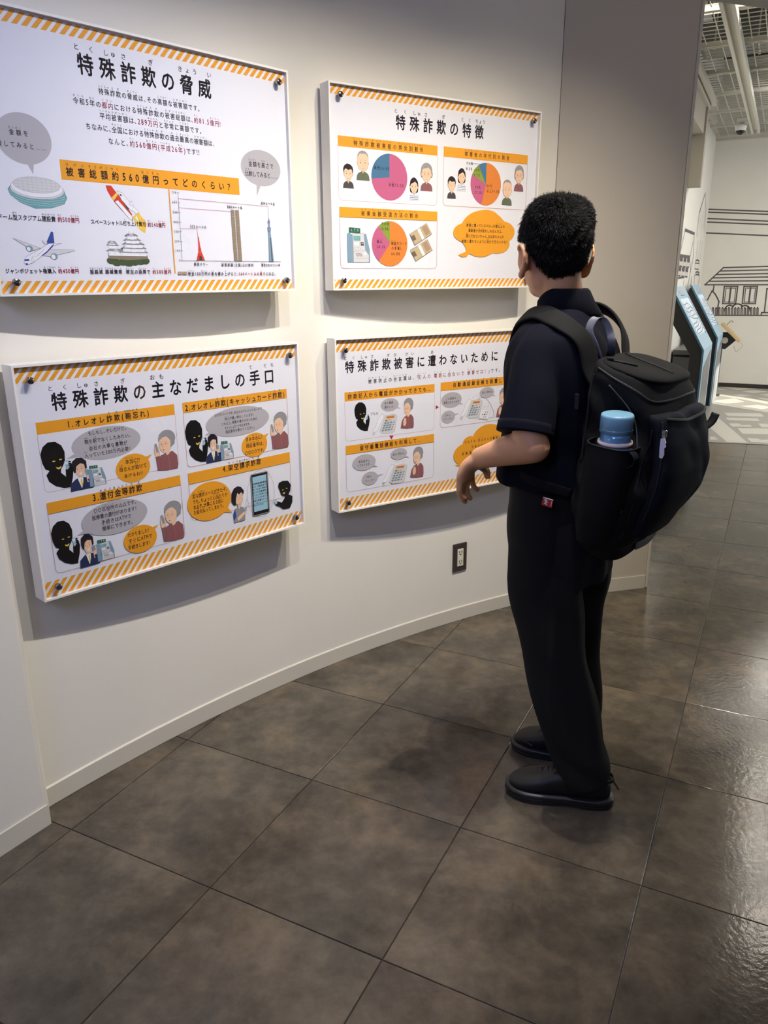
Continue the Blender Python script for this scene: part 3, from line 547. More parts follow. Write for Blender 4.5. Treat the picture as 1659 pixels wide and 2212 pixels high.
MURAL_LEFT = [[0.02, [[10.375, 2.315], [9.933, 2.07], [9.918, 1.828]]], [0.012, [[10.375, 2.315], [10.663, 2.156], [10.756, 1.903]]], [0.01, [[10.295, 2.276], [9.978, 2.073]]], [0.012, [[10.116, 2.1], [10.119, 2.08]]], [0.012, [[10.116, 2.066], [10.119, 2.046]]], [0.012, [[10.116, 2.031], [10.119, 2.012]]], [0.012, [[10.116, 1.997], [10.119, 1.977]]], [0.012, [[10.116, 1.963], [10.119, 1.943]]], [0.012, [[10.116, 1.928], [10.119, 1.908]]], [0.012, [[10.124, 1.782], [10.127, 1.762]]], [0.012, [[10.114, 1.747], [10.117, 1.727]]], [0.012, [[10.105, 1.711], [10.108, 1.691]]], [0.012, [[10.095, 1.676], [10.098, 1.656]]], [0.012, [[10.086, 1.641], [10.089, 1.62]]], [0.012, [[10.077, 1.605], [10.08, 1.585]]], [0.012, [[10.352, 2.109], [10.356, 2.089]]], [0.012, [[10.353, 2.074], [10.356, 2.054]]], [0.012, [[10.353, 2.039], [10.356, 2.018]]], [0.012, [[10.353, 2.003], [10.357, 1.983]]], [0.012, [[10.354, 1.968], [10.357, 1.948]]], [0.012, [[10.354, 1.933], [10.357, 1.912]]], [0.012, [[10.363, 1.783], [10.367, 1.763]]], [0.012, [[10.354, 1.747], [10.357, 1.727]]], [0.012, [[10.344, 1.711], [10.348, 1.691]]], [0.012, [[10.335, 1.675], [10.338, 1.654]]], [0.012, [[10.325, 1.639], [10.328, 1.618]]], [0.012, [[10.316, 1.603], [10.319, 1.582]]], [0.012, [[10.6, 2.118], [10.604, 2.097]]], [0.012, [[10.601, 2.082], [10.604, 2.061]]], [0.012, [[10.601, 2.046], [10.605, 2.025]]], [0.012, [[10.602, 2.01], [10.606, 1.989]]], [0.012, [[10.603, 1.974], [10.606, 1.953]]], [0.012, [[10.603, 1.938], [10.607, 1.917]]], [0.012, [[10.614, 1.785], [10.618, 1.764]]], [0.012, [[10.605, 1.748], [10.608, 1.727]]], [0.012, [[10.595, 1.711], [10.598, 1.69]]], [0.012, [[10.585, 1.674], [10.589, 1.653]]], [0.012, [[10.575, 1.637], [10.579, 1.616]]], [0.012, [[10.566, 1.6], [10.569, 1.579]]], [0.03, [[8.741, 1.83], [9.652, 1.834]]], [0.02, [[8.741, 1.83], [8.5, 1.58], [8.506, 1.374], [8.437, 1.254]]], [0.02, [[9.652, 1.834], [9.776, 1.572], [9.509, 1.274]]], [0.03, [[8.5, 1.58], [9.439, 1.585]]], [0.02, [[9.439, 1.585], [9.595, 1.745]]], [0.035, [[8.572, 1.554], [8.788, 1.554]]], [0.015, [[8.589, 1.534], [8.792, 1.534], [8.781, 1.48], [8.579, 1.482], [8.589, 1.534]]], [0.012, [[8.676, 1.533], [8.693, 1.482]]], [0.035, [[8.513, 1.462], [8.727, 1.459]]], [0.015, [[8.53, 1.442], [8.731, 1.439], [8.72, 1.386], [8.52, 1.39], [8.53, 1.442]]], [0.012, [[8.616, 1.44], [8.633, 1.388]]], [0.035, [[8.877, 1.555], [9.108, 1.555]]], [0.015, [[8.896, 1.534], [9.113, 1.534], [9.102, 1.479], [8.885, 1.481], [8.896, 1.534]]], [0.012, [[8.988, 1.533], [9.007, 1.48]]], [0.035, [[8.815, 1.459], [9.044, 1.457]]], [0.015, [[8.834, 1.439], [9.048, 1.436], [9.037, 1.381], [8.823, 1.385], [8.834, 1.439]]], [0.012, [[8.925, 1.437], [8.944, 1.383]]], [0.035, [[9.203, 1.556], [9.451, 1.556]]], [0.015, [[9.224, 1.535], [9.456, 1.534], [9.445, 1.477], [9.213, 1.479], [9.224, 1.535]]], [0.012, [[9.323, 1.533], [9.344, 1.478]]], [0.035, [[9.138, 1.457], [9.384, 1.454]]], [0.015, [[9.158, 1.436], [9.388, 1.432], [9.377, 1.375], [9.147, 1.38], [9.158, 1.436]]], [0.012, [[9.256, 1.434], [9.277, 1.378]]], [0.02, [[8.513, 1.366], [9.091, 1.373]]], [0.012, [[9.091, 1.373], [9.077, 1.262]]], [0.02, [[10.075, 1.554], [10.254, 1.568], [10.518, 1.559]]], [0.02, [[10.216, 1.424], [10.401, 1.436], [10.673, 1.424]]], [0.02, [[10.247, 1.396], [10.433, 1.407], [10.707, 1.394]]], [0.012, [[10.052, 1.531], [10.549, 1.533], [10.523, 1.464], [10.074, 1.466], [10.052, 1.531]]], [0.02, [[10.145, 1.4], [10.17, 1.286]]], [0.012, [[10.705, 1.396], [10.751, 1.281]]], [0.02, [[9.594, 1.533], [9.593, 1.517]]], [0.02, [[9.856, 1.381], [9.835, 1.367]]], [0.02, [[9.602, 1.508], [9.601, 1.492]]], [0.02, [[9.853, 1.358], [9.832, 1.344]]], [0.02, [[9.61, 1.484], [9.608, 1.467]]], [0.02, [[9.849, 1.335], [9.828, 1.321]]], [0.02, [[9.617, 1.459], [9.616, 1.443]]], [0.02, [[9.846, 1.312], [9.824, 1.298]]], [0.02, [[9.625, 1.434], [9.624, 1.417]]], [0.02, [[9.842, 1.289], [9.821, 1.275]]], [0.012, [[8.393, 0.94], [8.91, 0.942]]], [0.012, [[8.415, 0.913], [8.935, 0.913]]]]
MAP_BLOCKS = [[[-0.627, 10.939], [-0.603, 10.929], [-0.385, 10.727], [-0.217, 10.899], [-0.159, 11.064], [-0.295, 11.045]], [[-0.618, 10.821], [-0.5, 10.696], [-0.604, 10.681]], [[-0.336, 10.634], [-0.192, 10.813], [-0.037, 10.717], [-0.195, 10.51]], [[-0.594, 10.296], [-0.299, 10.126], [-0.018, 9.822], [-0.015, 9.637], [-0.332, 9.942], [-0.586, 10.121]], [[-0.421, 10.247], [-0.326, 10.343], [-0.198, 10.241], [-0.301, 10.16]], [[-0.126, 10.396], [-0.032, 10.528], [-0.028, 10.316]], [[-0.142, 10.077], [-0.09, 10.117], [-0.023, 10.063], [-0.021, 9.949]], [[-0.583, 9.569], [-0.56, 9.708], [-0.375, 9.956], [-0.26, 9.714], [-0.447, 9.504]], [[-0.288, 9.363], [-0.118, 9.544], [-0.011, 9.458], [-0.009, 9.342], [-0.082, 9.238]], [[-0.572, 9.479], [-0.003, 9.052], [-0.002, 9.006], [-0.577, 9.415]], [[-0.419, 8.818], [-0.074, 8.926], [-0.043, 8.808], [-0.04, 8.721], [-0.369, 8.622]], [[-0.384, 8.501], [-0.089, 8.585], [-0.067, 8.43], [-0.354, 8.367]], [[-0.334, 8.163], [-0.243, 8.205], [-0.222, 8.123], [-0.141, 8.16], [-0.121, 8.057], [-0.291, 8.002]], [[-0.077, 8.269], [0.011, 8.297], [0.015, 8.097], [-0.038, 8.084]], [[-0.243, 7.931], [0.016, 8.033], [0.022, 7.714], [-0.187, 7.658]], [[-0.499, 8.525], [-0.467, 8.539], [-0.128, 7.237], [-0.289, 7.199], [-0.474, 7.83], [-0.498, 8.112]], [[-0.442, 7.392], [-0.405, 7.409], [-0.366, 7.274], [-0.43, 7.244]], [[-0.14, 7.454], [-0.053, 7.475], [-0.03, 7.429], [0.027, 7.455], [0.03, 7.31], [-0.099, 7.286]]]

# ------------------------------------------------------------------ room shell
# curved gallery wall
def arc_strip(name, phi0, phi1, d0, d1, z0, z1, m, n=64, bev=0.0):
    bm = bmesh.new(); A = []
    for k in range(n + 1):
        ph = phi0 + (phi1 - phi0) * k / n
        A.append([bm.verts.new(p) for p in (wallpt(ph, d1, z0), wallpt(ph, d1, z1 - bev), wallpt(ph, d1 - bev, z1), wallpt(ph, d0, z1), wallpt(ph, d0, z0))])
    for a, b in zip(A, A[1:]):
        for i in range(5): bm.faces.new((a[i], b[i], b[(i + 1) % 5], a[(i + 1) % 5]))
    bm.faces.new(A[0][::-1]); bm.faces.new(A[-1]); return obj(name, bm, m)
PHI_L, PHI_R = 145.35, 117.15
struct(arc_strip('wall_left', PHI_L, PHI_R, -0.12, 0.0, 0.0, 2.70, M_wall))
struct(arc_strip('baseboard_left', PHI_L, PHI_R, 0.0, 0.006, 0.001, 0.060, M_base, bev=0.003))
# thick wall end that stands proud at the far left of the curved wall
a0 = Vector((-0.893, 1.717, 0)); a1 = Vector((-0.968, 1.598, 0)); dr = (a1 - a0).normalized(); nb = Vector((-0.924, 1.789, 0)) - a0
bm = bmesh.new(); prism(bm, [a0, a0 + dr * 2.2, a0 + dr * 2.2 + Vector((-0.25, 0.12, 0)), a0 + Vector((-0.16, 0.20, 0)), a0 + nb * 1.05], 0, vec=Vector((0, 0, 2.7)))
bmesh.ops.recalc_face_normals(bm, faces=bm.faces)
bmesh.ops.bevel(bm, geom=[e for e in bm.edges if abs((e.verts[0].co - e.verts[1].co).z) > 1 and min((e.verts[0].co - a0).xy.length, 9) < 0.01], offset=0.006, segments=3, affect='EDGES')
struct(obj('wall_near_left', bm, M_wall))
nn_ = Vector((dr.y, -dr.x, 0)); nn_ = nn_ if nn_.dot(Vector((0, 0, 0)) - a0) > 0 else -nn_
bm = bmesh.new(); prism(bm, [a0 - dr * 0.003 + nn_ * 0.004, a0 + dr * 2.2 + nn_ * 0.004, a0 + dr * 2.2, a0], 0, vec=Vector((0, 0, 0.060))); bmesh.ops.recalc_face_normals(bm, faces=bm.faces)
struct(obj('baseboard_near_left', bm, M_base))
# flat pillar face to the right of the curved wall
p0 = wallpt(PHI_R, 0.003); p1 = Vector((1.2136, 3.3159, 0)); pd = (p1 - p0).normalized(); pn = Vector((pd.y, -pd.x, 0))
ret = Vector((math.cos(math.radians(76)), math.sin(math.radians(76)), 0))
bm = bmesh.new(); prism(bm, [p0, p1, p1 + ret * 0.42, p0 + ret * 0.5 + Vector((-0.05, 0, 0))], 0, vec=Vector((0, 0, 3.0)))
bmesh.ops.recalc_face_normals(bm, faces=bm.faces)
bmesh.ops.bevel(bm, geom=[e for e in bm.edges if abs((e.verts[0].co - e.verts[1].co).z) > 1 and (e.verts[0].co - p1).xy.length < 0.01], offset=0.010, segments=4, affect='EDGES')
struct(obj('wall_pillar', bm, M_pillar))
bm = bmesh.new(); prism(bm, [p0 + pn * 0.005, p1 + pn * 0.005 - pd * 0.012, p1 - pd * 0.012, p0], 0, vec=Vector((0, 0, 0.062))); bmesh.ops.recalc_face_normals(bm, faces=bm.faces)
struct(obj('baseboard_pillar', bm, M_base))
bm = bmesh.new(); box(bm, p1 + pn * 0.002 - pd * 0.002 + Vector((0, 0, 1.35)), 0.012, 0.006, 2.7, pd, pn); beveled(bm, 0.0025)
struct(obj('trim_1', bm, M_base))
# gallery ceiling with its rounded edge towards the room beyond
edge = [Vector((-3.5, 5.6, 0)), Vector((1.2, 4.36, 0)), Vector((1.61, 4.43, 0)), Vector((1.71, 4.452, 0)), Vector((1.83, 4.495, 0)), Vector((2.0, 4.56, 0)), Vector((2.4, 4.75, 0)), Vector((3.2, 5.0, 0)), Vector((4.6, 4.9, 0))]
bm = bmesh.new(); prism(bm, [p + Vector((0, 0, 2.70)) for p in edge] + [Vector((6, -4, 2.7)), Vector((-3.5, -4, 2.7))], 0, vec=Vector((0, 0, 0.10))); bmesh.ops.recalc_face_normals(bm, faces=bm.faces)
struct(obj('ceiling', bm, M_pillar))

# floor: slab with every tile on it
T = 0.4569181; GO = Vector((-0.82629639, 1.694143755, 0))
bm = bmesh.new(); box(bm, EV(2.0, 3.8, -0.043), 9.5, 16.0, 0.08, E1, E2)
floor = struct(obj('floor', bm, M_grout))
def tile_mesh():
    bm = bmesh.new(); g = 0.0011; b = 0.0012
    lo = [bm.verts.new(E1 * x + E2 * y + Vector((0, 0, -0.003))) for x, y in ((g, g), (T - g, g), (T - g, T - g), (g, T - g))]
    mi = [bm.verts.new(v.co + Vector((0, 0, 0.0022))) for v in lo]
    hi = [bm.verts.new(E1 * x + E2 * y) for x, y in ((g + b, g + b), (T - g - b, g + b), (T - g - b, T - g - b), (g + b, T - g - b))]
    for a, c in ((lo, mi), (mi, hi)):
        for i in range(4): bm.faces.new((a[i], a[(i + 1) % 4], c[(i + 1) % 4], c[i]))
    bm.faces.new(hi); me = bpy.data.meshes.new('tile'); bm.normal_update(); bm.to_mesh(me); bm.free(); me.materials.append(M_floor); return me
tm = tile_mesh(); dz = random.Random(3)
def inside(p):
    if (p - a0).dot(nn_) < -0.25 and p.y < 2.2: return False
    if (Vector((p.x, p.y)) - CC).length > RR + 0.15 and p.x < 0.9: return False
    if p.x < 1.2 and p.y > 3.75 and p.dot(E1) < -1.25: return False
    return p.dot(E2) < 7.45 and (p.dot(E1) > -1.35 or p.y < 3.2) and p.dot(E1) > -3.2
nt_ = 0
for j in range(-6, 15):
    for i in range(-4, 11):
        o_ = GO + E1 * (T * i) + E2 * (T * j); ctr = o_ + (E1 + E2) * (T / 2)
        if not inside(ctr) and not any(inside(o_ + E1 * (T * a) + E2 * (T * b)) for a in (0, 1) for b in (0, 1)): continue
        if ctr.dot(E2) > 7.45 or nt_ >= 285: continue
        t_ = bpy.data.objects.new('tile', tm); COL.objects.link(t_); t_.parent = floor
        t_.location = o_ + Vector((0, 0, dz.uniform(-0.0003, 0.0))); nt_ += 1
# pale printed town map that covers the floor of the room beyond
bd0 = (-1.15, 6.98); bd1 = (6.5, 8.58)
bm = bmesh.new(); prism(bm, [EV(*bd0, 0.0005), EV(*bd1, 0.0005), EV(6.5, 11.0, 0.0005), EV(-1.15, 11.0, 0.0005)], 0, vec=Vector((0, 0, 0.0025))); bmesh.ops.recalc_face_normals(bm, faces=bm.faces)
obj('printed_map_sheet', bm, M_mapgrey, floor)
def poly_slab(name, pts, z, h, m, parent):
    bm = bmesh.new(); prism(bm, [EV(a, b, z) for a, b in pts], 0, vec=Vector((0, 0, h))); bmesh.ops.recalc_face_normals(bm, faces=bm.faces); return obj(name, bm, m, parent)
for q in MAP_BLOCKS: poly_slab('map_block', [(a, min(b, 10.97)) for a, b in q], 0.003, 0.0008, M_maplight, floor)
rr_ = random.Random(5)
for k in range(26):
    a = rr_.uniform(0.2, 3.8); b = rr_.uniform(7.6 + a * 0.21, 10.6); w_ = rr_.uniform(0.25, 0.7); h_ = rr_.uniform(0.08, 0.2)
    poly_slab('map_block', [(a, b), (a + w_, b - 0.1), (a + w_ + 0.05, b + h_ - 0.1), (a + 0.05, b + h_)], 0.003, 0.0008, M_maplight, floor)

# far room walls
def slab(name, c, ex, ey, ez, m, X=E1, Y=E2):
    bm = bmesh.new(); box(bm, c, ex, ey, ez, X, Y); return obj(name, bm, m)
wf = struct(slab('wall_far', EV(2.4, 11.04, 1.9), 7.4, 0.1, 3.9, M_wall))
wl = struct(slab('wall_far_left', EV(-1.03, 8.2, 1.9), 0.1, 5.7, 3.9, M_wall))
# right wall, out of the picture, with the window the daylight comes through
wr = struct(slab('wall_right', EV(5.05, 0.825, 1.9), 0.1, 9.95, 3.8, M_wall))
for c_, ey, ez in ((EV(5.05, 8.825, 1.9), 4.35, 3.8), (EV(5.05, 6.22, 0.62), 0.86, 1.24), (EV(5.05, 6.22, 3.0), 0.86, 1.6)):
    bm = bmesh.new(); box(bm, c_, 0.1, ey, ez, E1, E2); obj('window_surround', bm, M_wall, wr)
struct(slab('wall_back', EV(2.0, -4.15, 1.4), 9.4, 0.1, 2.8, M_pillar))
struct(slab('baseboard_far', EV(1.96, 10.985, 0.03), 6.0, 0.01, 0.05, M_grout))
def strokes(name, parent, lines, P):
    """painted line drawing as thin raised strips; P maps (a, z) to 3d, with normal N"""
    for w, pts in lines:
        bm = bmesh.new()
        for (x0, y0), (x1, y1) in zip(pts, pts[1:]):
            d = Vector((x1 - x0, y1 - y0));
            if d.length < 1e-4: continue
            d.normalize(); n = Vector((-d.y, d.x)) * (w / 2); e = d * (w / 2)
            q = [(x0 - e.x + n.x, y0 - e.y + n.y), (x1 + e.x + n.x, y1 + e.y + n.y), (x1 + e.x - n.x, y1 + e.y - n.y), (x0 - e.x - n.x, y0 - e.y - n.y)]
            bm.faces.new([bm.verts.new(P(a, z, 0.0015)) for a, z in q])
        obj(name, bm, M_mural, parent)
strokes('mural_line', wf, MURAL_FAR, lambda a, z, h: EV(a, 10.99 - h, z))
strokes('mural_line', wl, MURAL_LEFT, lambda a, z, h: EV(-0.98 + h, a, z))

# open wire ceiling over the room beyond
ceil2 = struct(slab('ceiling_beyond', EV(2.4, 8.0, 3.86), 7.2, 6.6, 0.06, M_plenum))
ZC = 2.99
rails = [5.05, 5.90, 6.755, 7.61, 8.46, 9.31, 10.16, 10.94]
def bar(bm, a0_, b0_, a1_, b1_, w, h, z):
    p = EV(a0_, b0_, z); q = EV(a1_, b1_, z); d = (q - p); L_ = d.length; d.normalize(); s = Vector((-d.y, d.x, 0)); box(bm, (p + q) / 2, L_, w, h, d, s)
for b in rails:
    bm = bmesh.new(); bar(bm, -0.98, b - 0.018, 4.9, b - 0.018, 0.014, 0.03, ZC); bar(bm, -0.98, b + 0.018, 4.9, b + 0.018, 0.014, 0.03, ZC); bar(bm, -0.98, b, 4.9, b, 0.03, 0.004, ZC + 0.012)
    obj('ceiling_rail', bm, M_metal, ceil2)
for b0_, b1_ in zip(rails, rails[1:]):
    bm = bmesh.new(); n = 9
    for k in range(1, n): bar(bm, -0.98, b0_ + (b1_ - b0_) * k / n, 4.9, b0_ + (b1_ - b0_) * k / n, 0.0055, 0.0055, ZC)
    x = -0.93
    while x < 4.8: bar(bm, x, b0_ + 0.03, x, b1_ - 0.06, 0.007, 0.004, ZC - 0.004); x += 0.1
    obj('wire_panel', bm, M_wire, ceil2)
bm = bmesh.new(); bar(bm, -0.98, 10.965, 4.9, 10.965, 0.06, 0.04, ZC - 0.02); obj('ceiling_edge', bm, M_pillar, ceil2)
# light metal channel hung under the wires
ch = thing('lighting_channel', 'long pale metal lighting channel hung under the wire ceiling', 'ceiling channel', EV(-0.515, 7.9, 2.93))
for dx in (-0.032, 0.032):
    bm = bmesh.new(); bar(bm, dx, -2.6, dx, 2.43, 0.022, 0.05, 0); obj('side_flange', bm, M_metal, ch)
bm = bmesh.new(); bar(bm, 0, -2.6, 0, 2.36, 0.05, 0.012, 0.012); obj('channel_web', bm, M_metal, ch)
# ducts above the wires
for (a_, b_, z_, ex, ey, ez, lab) in ((-0.55, 6.55, 3.35, 0.35, 0.5, 0.2, 'short grey duct section above the wires at the top left of the beam'), (-0.45, 7.9, 3.3, 0.9, 0.45, 0.18, 'wide grey duct above the middle of the wire ceiling'), (0.6, 6.2, 3.4, 0.5, 1.6, 0.25, 'dark grey duct running along above the wires, right of the beam')):
    bm = bmesh.new(); box(bm, Vector((0, 0, 0)), ex, ey, ez, E1, E2); beveled(bm, 0.01)
    d = obj('air_duct', bm, M_duct if a_ < 0 else M_plenum); d.location = EV(a_, b_, z_); tag(d, lab, 'duct', None)
    bm = bmesh.new()
    for s in (-0.45, 0.0, 0.45): box(bm, EV(s * ex, 0, -ez / 2 + 0.004), 0.02, ey + 0.02, 0.02, E1, E2)
    obj('flange', bm, M_metal, d)
for k, (a_, b_) in enumerate(((-0.7, 6.95), (-0.3, 6.3), (-0.42, 7.2))):
    bm = bmesh.new(); cyl(bm, Vector((0, 0, 0)), (0, 0, 1), 0.006, 0.8, 8); cyl(bm, Vector((0, 0, -0.01)), (0, 0, 1), 0.016, 0.03, 8)
    h_ = obj('hanger_rod', bm, M_metal, ceil2); h_.location = EV(a_, b_, 3.02)
# diagonal window rail and soffit at the far left of the wire ceiling
for dx, w_, z_ in ((-0.815, 0.035, 2.95), (-0.865, 0.035, 2.93)):
    bm = bmesh.new(); bar(bm, dx, 5.2, dx, 8.66, w_, 0.05, z_); obj('soffit_rail', bm, M_base, ceil2)
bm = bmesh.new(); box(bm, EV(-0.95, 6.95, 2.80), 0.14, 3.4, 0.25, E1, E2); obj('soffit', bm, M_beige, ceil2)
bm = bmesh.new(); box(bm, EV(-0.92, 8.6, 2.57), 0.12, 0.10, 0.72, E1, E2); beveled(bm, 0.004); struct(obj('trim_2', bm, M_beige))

# dome camera
dc = thing('dome_camera', 'white dome security camera hanging under the wire ceiling', 'camera', EV(-0.64, 9.8, 2.99)); dc.scale = (.7, .7, .7); up = Vector((0, 0, 1))
bm = bmesh.new(); box(bm, Vector((0, 0, -0.045)) + E1 * 0.02, 0.16, 0.14, 0.09, E1, E2); beveled(bm, 0.012); obj('mounting_box', bm, M_white, dc, True)
bm = bmesh.new(); lathe(bm, Vector((0, 0, -0.08)), (0, 0, -1), [(0.085, 0), (0.088, 0.03), (0.084, 0.05), (0.072, 0.09), (0.066, 0.095)], 28); obj('housing', bm, M_white, dc, True)
bm = bmesh.new(); lathe(bm, Vector((0, 0, -0.17)), (0, 0, -1), [(0.062, 0), (0.060, 0.02), (0.050, 0.042), (0.032, 0.058), (0.012, 0.065), (0.001, 0.066)], 28); obj('dome_lens', bm, M_lens, dc, True)

# touch-screen kiosks
PROF_F = [(0, 0.0), (0, 0.742), (-0.32, 1.285)]
def kiosk(b0_, depth, label, seed):
    t = thing('touch_kiosk', label, 'kiosk', EV(-0.59, b0_, 0), 'pale blue touch kiosks in the room beyond')
    th = 0.105
    body = [(-0.012, 0.0), (-0.012, 0.74), (-0.325, 1.27), (-0.345, 1.24), (-0.345, 1.06), (-0.115, 0.70), (-0.115, 0.0)]
    bm = bmesh.new(); prism(bm, [EV(a, 0.02, z) for a, z in body], 0, vec=E2 * (depth - 0.04)); bmesh.ops.recalc_face_normals(bm, faces=bm.faces); obj('body', bm, M_dark, t)
    bm = bmesh.new()   # folded front sheet
    f = [(0.004, 0.003), (0.004, 0.745), (-0.318, 1.292)]; g = [(-0.332, 1.284), (-0.012, 0.741), (-0.012, 0.003)]
    prism(bm, [EV(a, 0, z) for a, z in f + g], 0, vec=E2 * depth); bmesh.ops.recalc_face_normals(bm, faces=bm.faces); beveled(bm, 0.002, 1); obj('front_sheet', bm, M_blue, t)
    bm = bmesh.new(); prism(bm, [EV(a, -0.004, z) for a, z in f + g], 0, vec=E2 * 0.003); bmesh.ops.recalc_face_normals(bm, faces=bm.faces); obj('edge_strip', bm, M_blueedge, t)
    # sloping face frame: s up the slope, v across
    o0 = EV(0.004, 0, 0.745); sd = (EV(-0.318, 0, 1.292) - o0); SL = sd.length; sd.normalize(); nn = sd.cross(E2); nn = nn if nn.z > 0 else -nn
    def Q(s, v, h=0.0015): return o0 + sd * (s * SL) + E2 * (v * depth) + nn * h
    def quad(name, s0, s1, v0, v1, m, h=0.0015):
        bm = bmesh.new(); bm.faces.new([bm.verts.new(Q(*p, h)) for p in ((s0, v0), (s0, v1), (s1, v1), (s1, v0))]); return obj(name, bm, m, t)
    sc = quad('screen', 0.22, 0.80, 0.10, 0.86, KSCR, 0.002); quad('screen_bezel', 0.19, 0.81, 0.86, 0.90, M_slot, 0.0022)
    R = random.Random(seed)
    for k in range(9):
        bm = bmesh.new(); s = 0.25 + 0.055 * k; v = 0.12; pts = []
        am = 0.012 + 0.018 * (k > 4); sl = (0.22 if seed < 3 else -0.20) * (1 if k < 4 else -1.3)
        for q in range(9):
            vv = 0.14 + 0.085 * q; ss = s + sl * (vv - 0.5) * 0.5 + am * math.sin(q * 0.9 + (k // 2)); pts.append((min(max(ss, 0.24), 0.78), vv))
        for (s0, v0), (s1, v1) in zip(pts, pts[1:]):
            bm.faces.new([bm.verts.new(Q(a, b, 0.003)) for a, b in ((s0 - 0.006, v0), (s1 - 0.006, v1), (s1 + 0.006, v1), (s0 + 0.006, v0))])
        o_ = obj('map_contour', bm, [M_kline, M_kline2][k % 2], t)
    quad('speaker_grille', 0.88, 0.94, 0.32, 0.68, M_muralg); quad('name_strip', 0.845, 0.855, 0.30, 0.62, M_kline)
    bm = bmesh.new(); bm.faces.new([bm.verts.new(EV(0.0055, depth * v, z)) for v, z in ((0.12, 0.0), (0.9, 0.0), (0.9, 0.70), (0.12, 0.58))]); obj('kick_panel', bm, M_kick, t)
    return t
KSCR = mat('kiosk_screen', srgb(205, 216, 222), 0.25, noise=0.12, nscale=2.5, emit=srgb(190, 208, 225), estr=0.35)
M_kline = mat('contour_slate', srgb(100, 112, 140), 0.4); M_kline2 = mat('contour_olive', srgb(110, 116, 92), 0.4); M_kick = mat('kick_grey', srgb(120, 120, 118), 0.4)
kiosk(7.581, 0.90, 'pale blue touch kiosk with slanted screen, nearer of the pair, beside the pillar edge', 1)
kiosk(9.221, 0.76, 'pale blue touch kiosk with slanted screen, farther of the pair, next to the wooden tray', 4)
# bracket with wooden tray on the far kiosk
bk = thing('tray_stand', 'pale wooden tray tilted on a black bracket with a round hole beside the far kiosk', 'stand', EV(-0.60, 10.12, 0.0))
hexp = [(-0.58, 0.745), (-0.50, 0.75), (-0.395, 0.66), (-0.50, 0.555), (-0.572, 0.555)]
bm = bmesh.new(); prism(bm, [EV(a + 0.55, -0.0, z) for a, z in hexp], 0, vec=E2 * 0.03); bmesh.ops.recalc_face_normals(bm, faces=bm.faces); obj('bracket', bm, M_dark, bk)
bm = bmesh.new(); cyl(bm, EV(0.035, -0.004, 0.655), -E2, 0.036, 0.003, 28); obj('round_hole', bm, M_white, bk)
wd = (EV(-0.36, 0, 0.645) - EV(-0.57, 0, 0.845)).normalized(); wn = Vector((0, 0, 1)) - wd * wd.z; wn.normalize()
mid = EV(0.09, 0.02, 0.75)
bm = bmesh.new(); box(bm, mid, 0.30, 0.24, 0.03, wd, E2, wn); beveled(bm, 0.004); obj('tray', bm, M_wood, bk)
bm = bmesh.new(); box(bm, mid + wn * 0.018 + E2 * -0.10, 0.28, 0.02, 0.012, wd, E2, wn); obj('tray_lip', bm, M_wood, bk)
bm = bmesh.new(); tube(bm, [EV(0.04, -0.08, 0.84), EV(0.06, -0.08, 0.862), EV(0.085, -0.08, 0.885), EV(0.10, -0.08, 0.875), EV(0.10, -0.08, 0.865)], [0.003] * 5, n=8); obj('wire_hook', bm, M_black, bk)
bm = bmesh.new(); tube(bm, [EV(0.21, -0.05, 0.64), EV(0.235, -0.05, 0.60), EV(0.20, -0.05, 0.56), EV(0.17, -0.05, 0.53), EV(0.14, -0.05, 0.60)], [0.002] * 5, n=8); obj('cord', bm, M_ribbon, bk)
bm = bmesh.new(); cyl(bm, EV(-0.005, 0.015, 0.0), (0, 0, 1), 0.022, 0.556, 16); obj('post', bm, M_dark, bk)
bm = bmesh.new(); box(bm, EV(-0.005, 0.015, 0.008), 0.10, 0.12, 0.014, E1, E2); obj('foot', bm, M_dark, bk)
# low grey display bench behind the near kiosk
bn = thing('display_bench', 'low grey display bench half hidden behind the near kiosk', 'bench', EV(-0.84, 9.0, 0))
bm = bmesh.new(); box(bm, EV(0, 0, 0.63), 0.24, 0.8, 0.05, E1, E2); beveled(bm, 0.004); obj('bench_top', bm, M_kick, bn)
bm = bmesh.new(); box(bm, EV(0, 0, 0.595), 0.22, 0.76, 0.02, E1, E2); obj('shadow_gap', bm, M_slot, bn)
bm = bmesh.new(); box(bm, EV(0, 0, 0.30), 0.24, 0.78, 0.57, E1, E2); beveled(bm, 0.004); obj('bench_body', bm, M_kick, bn)

# ------------------------------------------------------------------ power outlet
ph = 122.57; oc = wallpt(ph, 0.0, 0.283); on = Vector((-math.cos(math.radians(ph)), -math.sin(math.radians(ph)), 0)); ot = Vector((-on.y, on.x, 0))
ot = ot if ot.x > 0 else -ot
out = thing('power_outlet', 'double power outlet with dark metal plate low on the curved wall', 'outlet', oc)
U = Vector((0, 0, 1))
bm = bmesh.new(); box(bm, on * 0.004, 0.070, 0.008, 0.120, ot, on, U); beveled(bm, 0.0025); obj('cover_plate', bm, M_plate, out)
bm = bmesh.new(); box(bm, on * 0.0085, 0.030, 0.004, 0.074, ot, on, U); beveled(bm, 0.001); sk = obj('socket_insert', bm, M_socket, out)
for z in (0.020, -0.020):
    for x in (-0.006, 0.006):
        bm = bmesh.new(); box(bm, on * 0.0107 + ot * x + U * (z + 0.004), 0.0028, 0.0008, 0.010, ot, on, U); obj('slot', bm, M_slot, sk)
    bm = bmesh.new(); cyl(bm, on * 0.0105 + U * (z - 0.007), on, 0.0028, 0.0006, 12); box(bm, on * 0.0107 + U * (z - 0.0055), 0.018, 0.0006, 0.001, ot, on, U); obj('earth_slot', bm, M_slot, sk)
